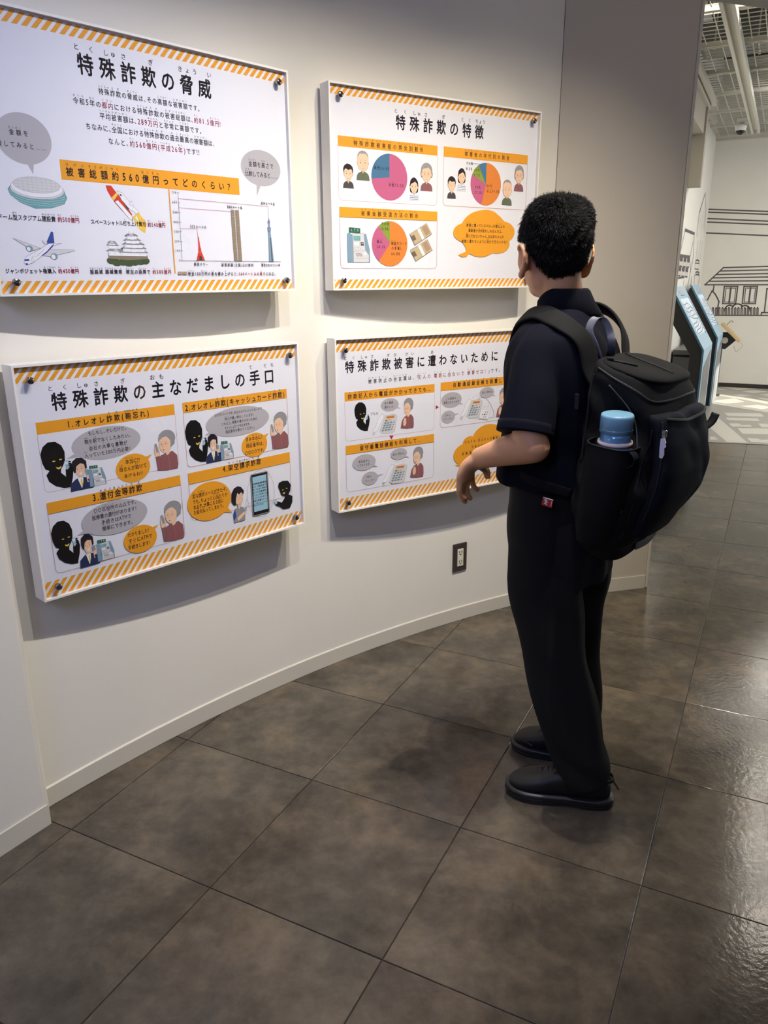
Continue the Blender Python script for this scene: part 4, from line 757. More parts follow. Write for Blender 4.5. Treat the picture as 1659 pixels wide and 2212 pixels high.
for z in (0.050, -0.050):
    bm = bmesh.new(); lathe(bm, on * 0.008 + U * z, on, [(0.0032, 0), (0.003, 0.001), (0.001, 0.0016)], 14); obj('screw', bm, M_chrome, out)
# ------------------------------------------------------------------ printed boards
INK = {'k': srgb(38, 30, 44), 'r': srgb(176, 40, 68), 'n': srgb(70, 66, 70), 'o': srgb(238, 163, 40), 'g': srgb(184, 180, 184), 'w': srgb(240, 240, 244),
       'p': srgb(196, 98, 138), 'b': srgb(72, 118, 152), 'a': srgb(226, 134, 56), 'v': srgb(140, 158, 62), 'h': srgb(196, 116, 74),
       'cash': srgb(196, 178, 142), 'cash2': srgb(178, 142, 118), 'cash3': srgb(120, 100, 78), 'skin': srgb(240, 200, 168), 'skin2': srgb(226, 180, 148),
       'hair': srgb(34, 28, 34), 'grey': srgb(150, 150, 152), 'olive': srgb(100, 108, 84), 'maroon': srgb(146, 92, 94), 'navy': srgb(38, 50, 88), 'teal': srgb(112, 170, 172),
       'steel': srgb(130, 160, 180), 'paleg': srgb(214, 214, 214), 'green': srgb(30, 104, 72), 'red': srgb(216, 60, 36), 'flame': srgb(240, 200, 90), 'blue': srgb(48, 78, 160),
       'stone': srgb(140, 124, 104), 'bush': srgb(70, 88, 56), 'sil': srgb(14, 12, 14), 'yel': srgb(240, 205, 70), 'scr': srgb(158, 200, 216), 'pinkish': srgb(190, 110, 110), 'tower': srgb(112, 130, 170)}
def ink(k): return mat('ink_' + k, INK[k], 0.45)
GLYPH = {}
def glyph(ch, bold):
    key = (ch, bold)
    if key in GLYPH: return GLYPH[key]
    c = bpy.data.curves.new('glyph', 'FONT'); c.body = ch; c.size = 1; c.resolution_u = 2; c.fill_mode = 'FRONT'; c.offset = 0.0
    o = bpy.data.objects.new('glyph', c); COL.objects.link(o); dg = bpy.context.evaluated_depsgraph_get(); dg.update()
    me = bpy.data.meshes.new_from_object(o.evaluated_get(dg)); v = npverts(me)[:, :2].copy() if len(me.vertices) else np.zeros((0, 2))
    f = [tuple(p.vertices) for p in me.polygons]
    bpy.data.objects.remove(o); bpy.data.curves.remove(c); bpy.data.meshes.remove(me)
    if bold and len(v):      # heavier strokes: the same outline laid over itself a hair's breadth off
        offs = [(0, 0), (bold, 0), (-bold, 0), (0, bold), (0, -bold)] if bold > 0.01 else [(bold, 0), (-bold, 0)]
        n0 = len(v); f0 = f; v = np.concatenate([v + np.array(o_) for o_ in offs]); f = [tuple(i + n0 * k for i in q) for k in range(len(offs)) for q in f0]
    GLYPH[key] = (v, f); return GLYPH[key]
def adv(ch):
    if ch in ' ': return 0.4
    if ch in '、。': return 0.55
    if ch in '「」()': return 0.5
    if ch in '.,!': return 0.34
    if ch == '%': return 0.72
    if ord(ch) < 256: return 0.62
    return 1.0
class Ink:
    """collects flat print on one board sheet: board mm (u right, v down) at a tiny height"""
    def __init__(s): s.g = {}; s.layer = 0; s.grp = 'print'; s.idx = 0
    def add(s, col, vs, fs):
        d = s.g.setdefault((s.grp, s.idx), {'v': [], 'f': [], 'm': [], 'mats': []})
        if col not in d['mats']: d['mats'].append(col)
        mi = d['mats'].index(col); b = len(d['v'])
        d['v'] += [(u, v, s.layer) for u, v in vs]; d['f'] += [tuple(i + b for i in f) for f in fs]; d['m'] += [mi] * len(fs)
    def up(s): s.layer += 1
    def poly(s, col, pts): s.up(); s.add(col, pts, [tuple(range(len(pts)))])
    def rect(s, col, u0, v0, u1, v1): s.poly(col, [(u0, v0), (u1, v0), (u1, v1), (u0, v1)])
    def line(s, col, w, pts):
        s.up()
        for (x0, y0), (x1, y1) in zip(pts, pts[1:]):
            L_ = math.hypot(x1 - x0, y1 - y0)
            if L_ < 1e-6: continue
            dx, dy = (x1 - x0) / L_ * w / 2, (y1 - y0) / L_ * w / 2
            s.add(col, [(x0 - dx - dy, y0 - dy + dx), (x1 + dx - dy, y1 + dy + dx), (x1 + dx + dy, y1 + dy - dx), (x0 - dx + dy, y0 - dy - dx)], [(0, 1, 2, 3)])
    def ell(s, col, cx, cy, rx, ry, n=36, rot=0.0, a0=0, a1=360):
        k = n if a1 - a0 >= 360 else n + 1; c_, s_ = math.cos(rot), math.sin(rot); P = []
        for i in range(k):
            t = math.radians(a0 + (a1 - a0) * i / n); x = rx * math.cos(t); y = ry * math.sin(t); P.append((cx + x * c_ - y * s_, cy + x * s_ + y * c_))
        s.poly(col, P)
    def text(s, x0, x1, base, h, markup, col, bold=0.012, ruby=True):
        """fit markup between x0 and x1; {base|ruby} and <red>"""
        units = []; red = False; i = 0
        while i < len(markup):
            c = markup[i]
            if c == '<': red = True
            elif c == '>': red = False
            elif c == '{':
                j = markup.index('}', i); b_, r_ = markup[i + 1:j].split('|'); units.append((b_, r_, red)); i = j
            else: units.append((c, '', red))
            i += 1
        tot = sum(adv(c) for b_, r_, q in units for c in b_); sx = (x1 - x0) / max(tot - 0.08, 0.2); sy = h / 0.92
        x = x0 - 0.04 * sx; y = base - 0.075 * sy; s.up(); gx = min(sx, 0.86 * sy) if sx > 0.86 * sy else sx
        def put(ch, px, py, ax, ay, cl, bd):
            v, f = glyph(ch, bd)
            if len(v): s.add(cl, [(px + a * ax, py - b * ay) for a, b in v.tolist()], f)
        for b_, r_, q in units:
            w = sum(adv(c) for c in b_) * sx; cl = 'r' if q else col
            if r_ and ruby:
                rs = min(0.34 * sy, w * 1.15 / len(r_)) if ' ' not in r_ else 0.30 * sy; st = w / len(r_) if (w > rs * len(r_)) else rs
                rx = x + w / 2 - st * len(r_) / 2
                for c in r_:
                    if c != ' ': put(c, rx + (st - rs) / 2, y - 0.97 * sy, rs, rs if h > 20 else rs * 1.05, cl, 0.012)
                    rx += st
            for c in b_:
                a = adv(c); g = 1.0
                if ord(c) < 256 and c not in ' ': 
                    v, f = glyph(c, bold); wd = (v[:, 0].max() + v[:, 0].min()) if len(v) else 0.5; g = min(1.0, 0.95 * a / wd) if wd else 1; k = 1.14
                    if len(v): off = (a * sx - wd * g * gx) / 2; s.add(cl, [(x + off + p * g * gx, y - t * sy * k) for p, t in v.tolist()], f)
                else: put(c, x + (a * sx - a * gx) / 2, y, gx, sy, cl, bold)
                x += a * sx
# ---- small printed pictures, drawn in a unit box
class Pic:
    def __init__(s, K, u0, v0, u1, v1): s.K = K; s.b = (u0, v0, u1 - u0, v1 - v0)
    def m(s, x, y): return (s.b[0] + x * s.b[2], s.b[1] + y * s.b[3])
    def P(s, col, *pts): s.K.poly(col, [s.m(*p) for p in pts])
    def PL(s, col, *pts, w=0.5): s.P(col, *pts); s.L('n', w, *(pts + (pts[0],)))
    def L(s, col, w, *pts): s.K.line(col, w, [s.m(*p) for p in pts])
    def E(s, col, x, y, rx, ry, a0=0, a1=360, o=0): 
        c = s.m(x, y)
        if o: s.K.ell('n', c[0], c[1], rx * s.b[2] + o, ry * s.b[3] + o, 28, 0, a0, a1)
        s.K.ell(col, c[0], c[1], rx * s.b[2], ry * s.b[3], 28, 0, a0, a1)
def bust(p, hair, skin, shirt, kind):
    p.PL(shirt, (.02, 1), (.06, .84), (.16, .76), (.38, .70), (.62, .70), (.84, .76), (.94, .84), (.98, 1))
    p.PL(skin, (.40, .56), (.60, .56), (.60, .70), (.50, .78), (.40, .70))
    if kind == 'youngwoman': p.PL(hair, (.12, .62), (.06, .36), (.18, .10), (.42, .0), (.66, .03), (.88, .18), (.94, .40), (.88, .62), (.74, .66), (.26, .66))
    if kind == 'oldwoman': p.E(hair, .5, .26, .44, .25, o=.5); p.E(hair, .14, .40, .12, .13, o=.4); p.E(hair, .86, .40, .12, .13, o=.4); p.E(hair, .5, .26, .43, .24)
    if kind == 'youngman': p.P(hair, (.10, .40), (.04, .22), (.16, .08), (.40, .0), (.64, .02), (.86, .10), (.96, .26), (.90, .42), (.5, .45))
    if kind == 'oldman': p.E(hair, .5, .24, .40, .24, o=.5)
    p.E(skin, .13, .42, .06, .06, o=.4); p.E(skin, .87, .42, .06, .06, o=.4)
    p.PL(skin, (.14, .24), (.14, .44), (.20, .56), (.34, .66), (.5, .69), (.66, .66), (.80, .56), (.86, .44), (.86, .24), (.68, .16), (.32, .16)) if kind != 'oldman' else p.PL(skin, (.10, .20), (.10, .48), (.18, .60), (.34, .67), (.5, .68), (.66, .67), (.82, .60), (.90, .48), (.90, .20), (.72, .09), (.28, .09))
    if kind == 'youngman': p.P(hair, (.08, .34), (.08, .16), (.3, .04), (.7, .04), (.92, .16), (.92, .36), (.86, .26), (.74, .22), (.5, .26), (.28, .20), (.14, .28))
    if kind == 'youngwoman': p.P(hair, (.10, .40), (.12, .16), (.4, .03), (.7, .05), (.90, .20), (.90, .42), (.78, .26), (.60, .18), (.40, .24), (.22, .28))
    if kind == 'oldwoman': p.P(hair, (.12, .30), (.2, .08), (.5, .02), (.8, .08), (.88, .30), (.76, .22), (.62, .16), (.42, .20), (.24, .22)); p.L('n', .3, (.3, .12), (.42, .17), (.56, .13), (.7, .17))
    for x in (.34, .66):
        p.E('sil', x, .40, .035, .018); p.L('hair', .5, (x - .08, .33 if kind != 'oldman' else .30), (x + .08, .33))
    if 'oldwoman' in kind:
        for x in (.34, .66): p.L('h', .4, *[(x + .13 * math.cos(t * PI / 6), .41 + .06 * math.sin(t * PI / 6)) for t in range(13)])
    p.L('pinkish', .4, (.5, .42), (.46, .50), (.52, .51)); p.L('n', .5, (.38, .585), (.46, .60), (.54, .60), (.62, .585))
    if kind == 'youngwoman': 
        for y in (.80, .87, .94): p.L('blue', 1.4, (.10, y), (.9, y))
    if kind == 'youngman': p.L('skin2', .8, (.40, .71), (.5, .80), (.60, .71))
    if kind in ('oldman', 'oldwoman'): p.P(shirt, (.30, .73), (.44, .69), (.5, .78), (.38, .83)); p.P(shirt, (.70, .73), (.56, .69), (.5, .78), (.62, .83)); p.L('n', .4, (.38, .83), (.5, .77), (.62, .83)); p.L('n', .4, (.5, .78), (.5, .98))
def caller(p):
    p.P('sil', (.02, .40), (.0, .22), (.10, .08), (.28, .0), (.52, .01), (.70, .10), (.78, .24), (.76, .42), (.68, .52), (.60, .58), (.58, .66), (.70, .74), (.80, .84), (.86, 1.), (.62, .99), (.36, .92), (.16, .80), (.10, .66), (.22, .58), (.10, .54))
    p.P('sil', (.74, .62), (.84, .48), (.96, .50), (1., .62), (.95, .80), (.84, 1.), (.70, .96), (.72, .80))
    p.P('scr', (.72, .44), (.84, .42), (.90, .58), (.78, .62)); p.P('w', (.74, .46), (.83, .445), (.85, .49), (.76, .51)); p.L('r', .8, (.78, .55), (.86, .535))
    for k in range(4): p.E('sil', .90, .46 + .04 * k, .045, .016)
    p.E('yel', .40, .40, .05, .012); p.E('yel', .62, .385, .05, .012); p.P('yel', (.44, .52), (.52, .545), (.62, .52), (.60, .56), (.52, .58), (.46, .56))
def office(p):
    p.PL('navy', (.02, 1), (.06, .76), (.28, .64), (.50, .60), (.74, .66), (.98, .78), (1., .92), (.90, 1.))
    p.PL('w', (.34, .64), (.44, .58), (.56, .62), (.54, .78), (.46, .96)); p.P('yel', (.45, .66), (.50, .66), (.52, .80), (.48, .92), (.44, .80))
    p.PL('skin', (.30, .18), (.28, .40), (.36, .56), (.48, .62), (.60, .56), (.66, .42), (.66, .22))
    p.P('hair', (.18, .30), (.20, .10), (.38, .0), (.58, .02), (.74, .14), (.74, .36), (.68, .40), (.64, .22), (.50, .18), (.34, .26), (.30, .44), (.24, .46))
    for x in (.38, .54): p.E('sil', x, .35, .018, .014); p.L('hair', .5, (x - .05, .29), (x + .04, .285))
    p.P('w', (.42, .48), (.54, .46), (.52, .52), (.45, .53)); p.L('pinkish', .4, (.45, .36), (.43, .44))
    p.PL('skin', (.66, .50), (.80, .42), (.90, .46), (.86, .60), (.80, .78), (.70, .80)); p.P('steel', (.64, .42), (.76, .40), (.80, .54), (.70, .58)); p.L('n', .4, (.64, .42), (.76, .40), (.80, .54), (.70, .58), (.64, .42))
    p.PL('navy', (.72, .70), (.92, .68), (.98, .84), (.80, .96))
def atm(p):
    p.P('steel', (.0, .18), (.10, .14), (.22, .22), (.24, 1.), (.0, 1.)); p.P('steel', (.72, .20), (.84, .16), (1., .62), (1., 1.), (.92, 1.), (.78, .60))
    p.PL('paleg', (.22, .18), (.74, .16), (.80, .64), (.96, .78), (.96, 1.), (.26, 1.), (.26, .66))
    p.P('green', (.08, .0), (.58, .02), (.58, .16), (.08, .14)); w = .5 * p.b[2]; p.K.text(p.b[0] + .13 * p.b[2], p.b[0] + .53 * p.b[2], p.b[1] + .125 * p.b[3], .085 * p.b[3], 'ATM', 'w', 0.02)
    p.P('teal', (.26, .24), (.58, .24), (.58, .38), (.28, .38)); p.L('w', .5, (.32, .30), (.44, .30)); p.P('w', (.28, .42), (.52, .42), (.52, .52), (.30, .52)); p.L('n', .3, (.28, .42), (.52, .42), (.52, .52), (.30, .52), (.28, .42))
    p.P('n', (.58, .42), (.72, .42), (.74, .52), (.60, .52)); p.P('paleg', (.62, .45), (.70, .45), (.71, .47), (.62, .47)); p.L('n', .4, (.30, .58), (.56, .56), (.58, .64), (.32, .66), (.30, .58))
    for k in range(4):
        for j in range(3): p.P('n', (.36 + .07 * k + .02 * j, .74 + .035 * j), (.40 + .07 * k + .02 * j, .735 + .035 * j), (.41 + .07 * k + .02 * j, .755 + .035 * j), (.37 + .07 * k + .02 * j, .76 + .035 * j))
    p.L('n', .4, (.26, .70), (.80, .66)); p.L('n', .4, (.32, .90), (.95, .88)); p.P('w', (.70, .72), (.82, .71), (.86, .78), (.74, .79)); p.L('n', .3, (0, .18), (0, 1), (1, 1), (1, .62))
def grandma(p, two=False):
    hx = 0.0 if not two else -.05
    p.PL('maroon', (.10 if not two else .0, .96), (.10, .72), (.28, .60), (.52, .56), (.80, .54), (.98, .66), (1., .90), (.96, 1.), (.50, 1.))
    p.L('pinkish', 1.2, (.56, .58), (.62, .76), (.62, 1.)); p.E('grey', .60, .20, .36, .20, o=.5)
    p.PL('skin', (.28, .18), (.24, .36), (.30, .48), (.44, .56), (.62, .54), (.74, .44), (.76, .24), (.56, .14))
    p.P('skin', (.46, .50), (.66, .48), (.68, .58), (.54, .62)); p.P('grey', (.22, .24), (.28, .08), (.50, .01), (.76, .06), (.94, .20), (.92, .36), (.76, .42), (.74, .26), (.60, .16), (.46, .14), (.34, .20))
    for x in (.36, .54): p.E('sil', x, .33, .018, .012); p.L('h', .4, *[(x + .085 * math.cos(t * PI / 6), .34 + .045 * math.sin(t * PI / 6)) for t in range(13)]); p.L('grey', .6, (x - .06, .265), (x + .05, .275))
    p.E('pinkish', .42, .475, .035, .018); p.L('pinkish', .4, (.43, .36), (.40, .42), (.44, .425)); p.L('n', .3, (.80, .30), (.84, .34), (.88, .30))
    if not two:
        p.PL('skin', (.02, .46), (.06, .34), (.18, .36), (.24, .50), (.22, .66), (.06, .64)); p.P('grey', (.06, .30), (.14, .29), (.20, .50), (.12, .52)); p.L('n', .4, (.06, .30), (.14, .29), (.20, .50), (.12, .52), (.06, .30))
        p.PL('maroon', (.06, .62), (.22, .60), (.26, .80), (.22, .96), (.10, .92)); p.L('n', .4, (1.0, .10), (1.05, .14), (1.02, .18))
    else: p.PL('skin', (.18, .74), (.30, .62), (.42, .66), (.44, .82), (.34, .90), (.20, .88)); p.L('n', .3, (.24, .70), (.30, .84)); p.L('n', .3, (.32, .68), (.38, .82))
def phone(p):
    p.PL('paleg', (.52, .12), (.90, .10), (1., .20), (.90, .90), (.80, 1.), (.40, .96), (.30, .84), (.40, .50)); p.PL('w', (.26, .22), (.38, .04), (.48, .06), (.46, .20), (.30, .56), (.20, .80), (.06, .86), (.04, .74), (.14, .60))
    p.P('red', (.58, .16), (.90, .17), (.88, .28), (.56, .27)); p.P('a', (.58, .16), (.90, .17), (.88, .28), (.56, .27)); p.L('k', .9, (.62, .22), (.85, .225))
    for k, c in enumerate(('v', 'paleg', 'w')): p.E('n', .57 + .13 * k, .37, .05, .045); p.E(c, .57 + .13 * k, .37, .04, .035)
    for j in range(4):
        for k in range(4 if j < 3 else 4):
            c = 'steel' if k < 3 else 'grey'; r = 1 if k < 3 else .7; p.E('n', .53 + .115 * k - .035 * j, .48 + .11 * j, .045 * r, .042 * r); p.E(c, .53 + .115 * k - .035 * j, .475 + .11 * j, .036 * r, .032 * r)
    p.L('n', .6, (.04, .84), (.10, .96), (.04, .98), (.02, .90), (.14, .88)); 
    for a in (-.10, 0, .10): p.L('r', .7, (.72 + a, -.06 + abs(a) * .4), (.72 + a * 1.5, -.13 + abs(a) * .6))
def picture(K, n, u0, v0, u1, v1):
    p = Pic(K, u0, v0, u1, v1)
    if n in ('youngman', 'oldman', 'youngwoman', 'oldwoman'):
        bust(p, {'youngman': 'hair', 'youngwoman': 'hair'}.get(n, 'grey'), 'skin', {'youngman': 'n', 'oldman': 'olive', 'youngwoman': 'w', 'oldwoman': 'maroon'}[n], n)
    elif n == 'caller': caller(p)
    elif n == 'office': office(p)
    elif n == 'atm': atm(p)
    elif n == 'grandma': grandma(p)
    elif n == 'grandma2': grandma(p, True)
    elif n == 'phone': phone(p)
    elif n == 'recorder':
        p.PL('w', (.22, .0), (1., .16), (.84, .92), (.06, .74)); p.PL('paleg', (.06, .74), (.84, .92), (.82, 1.), (.03, .82))
        for j in range(3):
            for k in range(2): p.E('n', .60 + .17 * k - .07 * j, .30 + .2 * j, .06, .065); p.E('r' if (j, k) == (1, 0) else 'paleg', .60 + .17 * k - .07 * j, .29 + .2 * j, .045, .05)
        p.L('n', .4, (.25, .20), (.48, .25)); p.E('grey', .34, .48, .05, .06)
        for a in (-.15, 0, .15): p.L('r', .7, (.62 + a, -.10), (.62 + a * 1.5, -.22))
    elif n == 'dome':
        p.PL('teal', (.0, .45), (.05, .34), (.95, .34), (1., .60), (.94, .80), (.70, .96), (.42, 1.), (.18, .84), (.03, .62)); 
        for k in range(1, 6): p.L('w', .4, (.02 + .01 * k, .42 + .075 * k), (.3, .58 + .075 * k), (.7, .62 + .068 * k), (.98 - .012 * k, .50 + .075 * k)) if k < 5 else None
        for k in range(14): x = .06 + .066 * k; p.L('n', .25, (x, .52 + .28 * math.sin(PI * (k + .5) / 14)), (x * .92 + .04, .60 + .34 * math.sin(PI * (k + .5) / 14)))
        p.E('paleg', .50, .40, .46, .30, o=.5); p.E('w', .50, .34, .44, .30, o=.4); p.E('paleg', .50, .26, .40, .245, o=.4)
        for k in range(9): x = .18 + .08 * k; hgt = .24 * math.sqrt(max(0, 1 - ((x - .5) / .4) ** 2)); p.L('grey', .3, (x, .26 - hgt), (x, .26 + hgt))
        for k in range(5): y = .08 + .09 * k; hgt = .4 * math.sqrt(max(0, 1 - ((y - .26) / .245) ** 2)); p.L('grey', .3, (.5 - hgt, y), (.5 + hgt, y))
    elif n == 'rocket':
        p.P('flame', (.62, .66), (.80, .54), (1., .78), (.94, 1.), (.80, .94)); p.P('yel', (.66, .66), (.76, .60), (.90, .88), (.84, .94)); p.P('w', (.70, .66), (.74, .62), (.82, .82))
        p.P('red', (.0, .0), (.14, .0), (.26, .14), (.12, .26), (.03, .12)); p.P('flame', (.26, .14), (.30, .18), (.17, .33), (.12, .26)); p.PL('red', (.30, .18), (.44, .36), (.62, .60), (.54, .66), (.36, .52), (.17, .33))
        p.PL('w', (.20, .34), (.28, .30), (.62, .64), (.60, .72), (.54, .70)); p.PL('w', (.28, .10), (.42, .14), (.62, .36), (.82, .54), (.74, .58), (.66, .52), (.58, .50), (.38, .30)); p.P('sil', (.34, .16), (.38, .17), (.40, .21), (.35, .20)); p.PL('w', (.56, .38), (.64, .30), (.68, .42)); p.P('n', (.40, .31), (.56, .48), (.50, .50)); 
        for k in range(5): p.L('n', .3, (.40 + .06 * k, .22 + .06 * k), (.44 + .06 * k, .20 + .06 * k))
    elif n == 'plane':
        p.PL('paleg', (.36, .62), (.52, .52), (.98, .53), (1., .56), (.56, .74), (.44, .72)); p.PL('paleg', (.0, .24), (.04, .25), (.42, .50), (.30, .58)); p.PL('blue', (.52, .36), (.63, .0), (.66, .02), (.66, .34), (.62, .44)); p.PL('w', (.46, .28), (.56, .34), (.50, .38)); p.PL('w', (.62, .36), (.78, .34), (.64, .42))
        p.PL('w', (.12, .92), (.16, .76), (.36, .58), (.56, .36), (.66, .34), (.60, .48), (.48, .66), (.28, .92), (.16, 1.)); p.P('blue', (.40, .74), (.52, .58), (.62, .40), (.66, .34), (.62, .46), (.50, .66)); p.P('blue', (.13, .84), (.20, .82), (.22, .87), (.14, .89)); p.P('blue', (.14, .96), (.18, .94), (.18, 1.), (.15, .99))
        p.L('n', .5, (.26, .78), (.30, .74)); 
        for k in range(8): p.E('blue', .34 + .018 * k, .745 - .028 * k, .005, .01)
        p.E('steel', .63, .74, .055, .09, o=.5); p.E('w', .615, .75, .035, .075); p.E('steel', .24, .52, .05, .08, o=.5); p.E('w', .225, .53, .03, .06)
        p.L('n', .4, (.27, .80), (.29, .90), (.25, .90), (.24, .82), (.27, .80))
    elif n == 'castle':
        for x, y in ((.10, .86), (.22, .92), (.36, .90), (.50, .93), (.64, .90), (.78, .88), (.90, .86), (.16, .80), (.44, .84), (.72, .82), (.86, .80)): p.E('bush', x, y, .11, .10)
        p.P('stone', (.04, .68), (.40, .70), (.96, .68), (.98, .80), (.5, .84), (.04, .80))
        def tier(x0, x1, y, h, o=.05):
            p.PL('w', (x0 + o, y), (x1 - o, y), (x1 - o, y + h), (x0 + o, y + h), w=.3); p.PL('grey', (x0, y), (x0 + o * 1.6, y - .06), (x1 - o * 1.6, y - .06), (x1, y), ((x0 + x1) / 2, y + .012), w=.4)
            q = (x0 + x1) / 2; p.PL('paleg', (q - .07, y - .005), (q, y - .065), (q + .07, y - .005), w=.3)
            for k in range(3): p.L('n', .5, (x0 + o + .03 + (x1 - x0 - 2 * o) * k / 3, y + h * .35), (x0 + o + .03 + (x1 - x0 - 2 * o) * k / 3, y + h * .65))
        tier(.02, .30, .42, .28); tier(.0, .45, .58, .14); tier(.28, 1., .62, .10); tier(.34, .96, .50, .10); tier(.38, .92, .38, .10); tier(.42, .84, .26, .09); tier(.46, .78, .13, .10, .04); p.L('n', .6, (.55, .06), (.57, .0)); p.L('n', .6, (.68, .07), (.66, .02))
        tier(.04, .26, .36, .05, .03)
    elif n == 'redtower':
        p.L('red', .7, (.30, 0), (.42, .40)); p.P('red', (.36, .22), (.44, .22), (.60, .66), (.34, .66)); p.P('red', (.30, .60), (.62, .60), (.62, .66), (.30, .66)); p.P('red', (.34, .66), (.60, .66), (1., 1.), (.70, 1.), (.50, .84), (.30, 1.), (.0, 1.)); p.P('n', (.36, .86), (.62, .86), (.66, 1.), (.32, 1.)); p.L('w', .5, (.38, .50), (.52, .52)); p.L('w', .5, (.36, .74), (.62, .75))
    elif n == 'cashtower':
        for k in range(2):
            x = .04 + .48 * k; p.P('stone', (x, .0), (x + .38, .0), (x + .44, 1.), (x + .06, 1.))
            for j in range(34): y = .01 + .029 * j; p.L('cash', .5, (x + .02 + .05 * y, y), (x + .37 + .05 * y, y))
    elif n == 'bluetower':
        p.L('tower', .8, (.30, 0), (.36, .30)); p.P('tower', (.28, .22), (.44, .22), (.50, .60), (.26, .60)); p.P('tower', (.14, .26), (.56, .26), (.50, .31), (.20, .31)); p.P('tower', (.02, .38), (.66, .38), (.56, .47), (.14, .47)); p.P('steel', (.18, .47), (.56, .47), (.92, 1.), (.10, 1.))
        for k in range(7): y = .50 + .07 * k; p.L('tower', .5, (.18, y), (.64 + .03 * k, y + .04)); p.L('tower', .5, (.62 + .03 * k, y), (.16, y + .05))
        p.P('n', (.44, .56), (.56, .56), (.70, 1.), (.52, 1.)); p.L('w', .4, (.10, .41), (.58, .41))
    elif n == 'cashpair':
        for k in range(2): x = .52 * k; p.P('stone', (x, .1), (x + .46, .1), (x + .46, .9), (x, .9)); p.P('cash', (x + .05, .25), (x + .18, .25), (x + .18, .75), (x + .05, .75)); p.P('cash', (x + .26, .25), (x + .40, .25), (x + .40, .75), (x + .26, .75))
    elif n == 'ring': 
        c = p.m(.5, .5); K.line('n', .6, [(c[0] + p.b[2] / 2 * math.cos(t * PI / 24), c[1] + p.b[3] / 2 * math.sin(t * PI / 24)) for t in range(49)]); p.L('n', .5, (.06, .62), (-.12, .74), (-.02, .52))
    elif n == 'tablet':
        p.PL('grey', (0, .02), (.05, 0), (.95, 0), (1., .02), (1., .98), (.95, 1.), (.05, 1.), (0, .98)); p.P('sil', (.05, .02), (.95, .02), (.95, .98), (.05, .98)); p.P('scr', (.10, .07), (.90, .07), (.90, .90), (.10, .90)); p.E('n', .5, .945, .03, .012); p.L('w', .5, (.55, .105), (.82, .105))
    elif n == 'worried':
        p.PL('grey', (.10, 1.), (.06, .74), (.20, .62), (.50, .58), (.72, .62), (.84, .74), (.80, 1.)); p.P('blue', (.06, .76), (.20, .62), (.26, .84), (.10, .94)); p.PL('skin', (.24, .20), (.24, .42), (.40, .56), (.58, .56), (.72, .44), (.72, .20)); p.PL('skin', (.36, .50), (.54, .52), (.54, .62), (.44, .66))
        p.P('hair', (.0, .38), (.04, .16), (.20, .04), (.44, .0), (.66, .04), (.84, .16), (.80, .26), (.66, .18), (.52, .24), (.40, .18), (.30, .34), (.26, .52), (.12, .50))
        for x in (.46, .64): p.L('n', .5, (x - .07, .36), (x + .06, .36)); p.L('hair', .5, (x - .06, .29), (x + .06, .27))
        p.L('n', .5, (.48, .49), (.58, .47)); p.PL('skin', (.30, .88), (.62, .78), (.96, .72), (.90, .80), (.60, .92), (.34, .98)); p.PL('steel', (.72, .72), (.92, .64), (.96, .68), (.80, .76), w=.3)
    elif n == 'caller2':
        p.P('sil', (.30, .16), (.34, .04), (.54, .0), (.80, .04), (.94, .20), (.90, .40), (.80, .52), (1., .60), (.98, .82), (.84, 1.), (.52, .98), (.30, .84), (.14, .78), (.10, .66), (.24, .66), (.44, .74), (.60, .60), (.62, .54), (.44, .48), (.38, .32)); p.E('yel', .52, .31, .04, .014); p.E('yel', .72, .29, .04, .014); p.P('yel', (.50, .42), (.64, .40), (.58, .47)); p.P('scr', (.06, .62), (.18, .58), (.22, .72), (.12, .76))
        for k in range(3): p.L('steel', .5, (-.02 - .05 * k, .58), (-.05 - .05 * k, .64), (-.03 - .05 * k, .72))
BW = 865.0
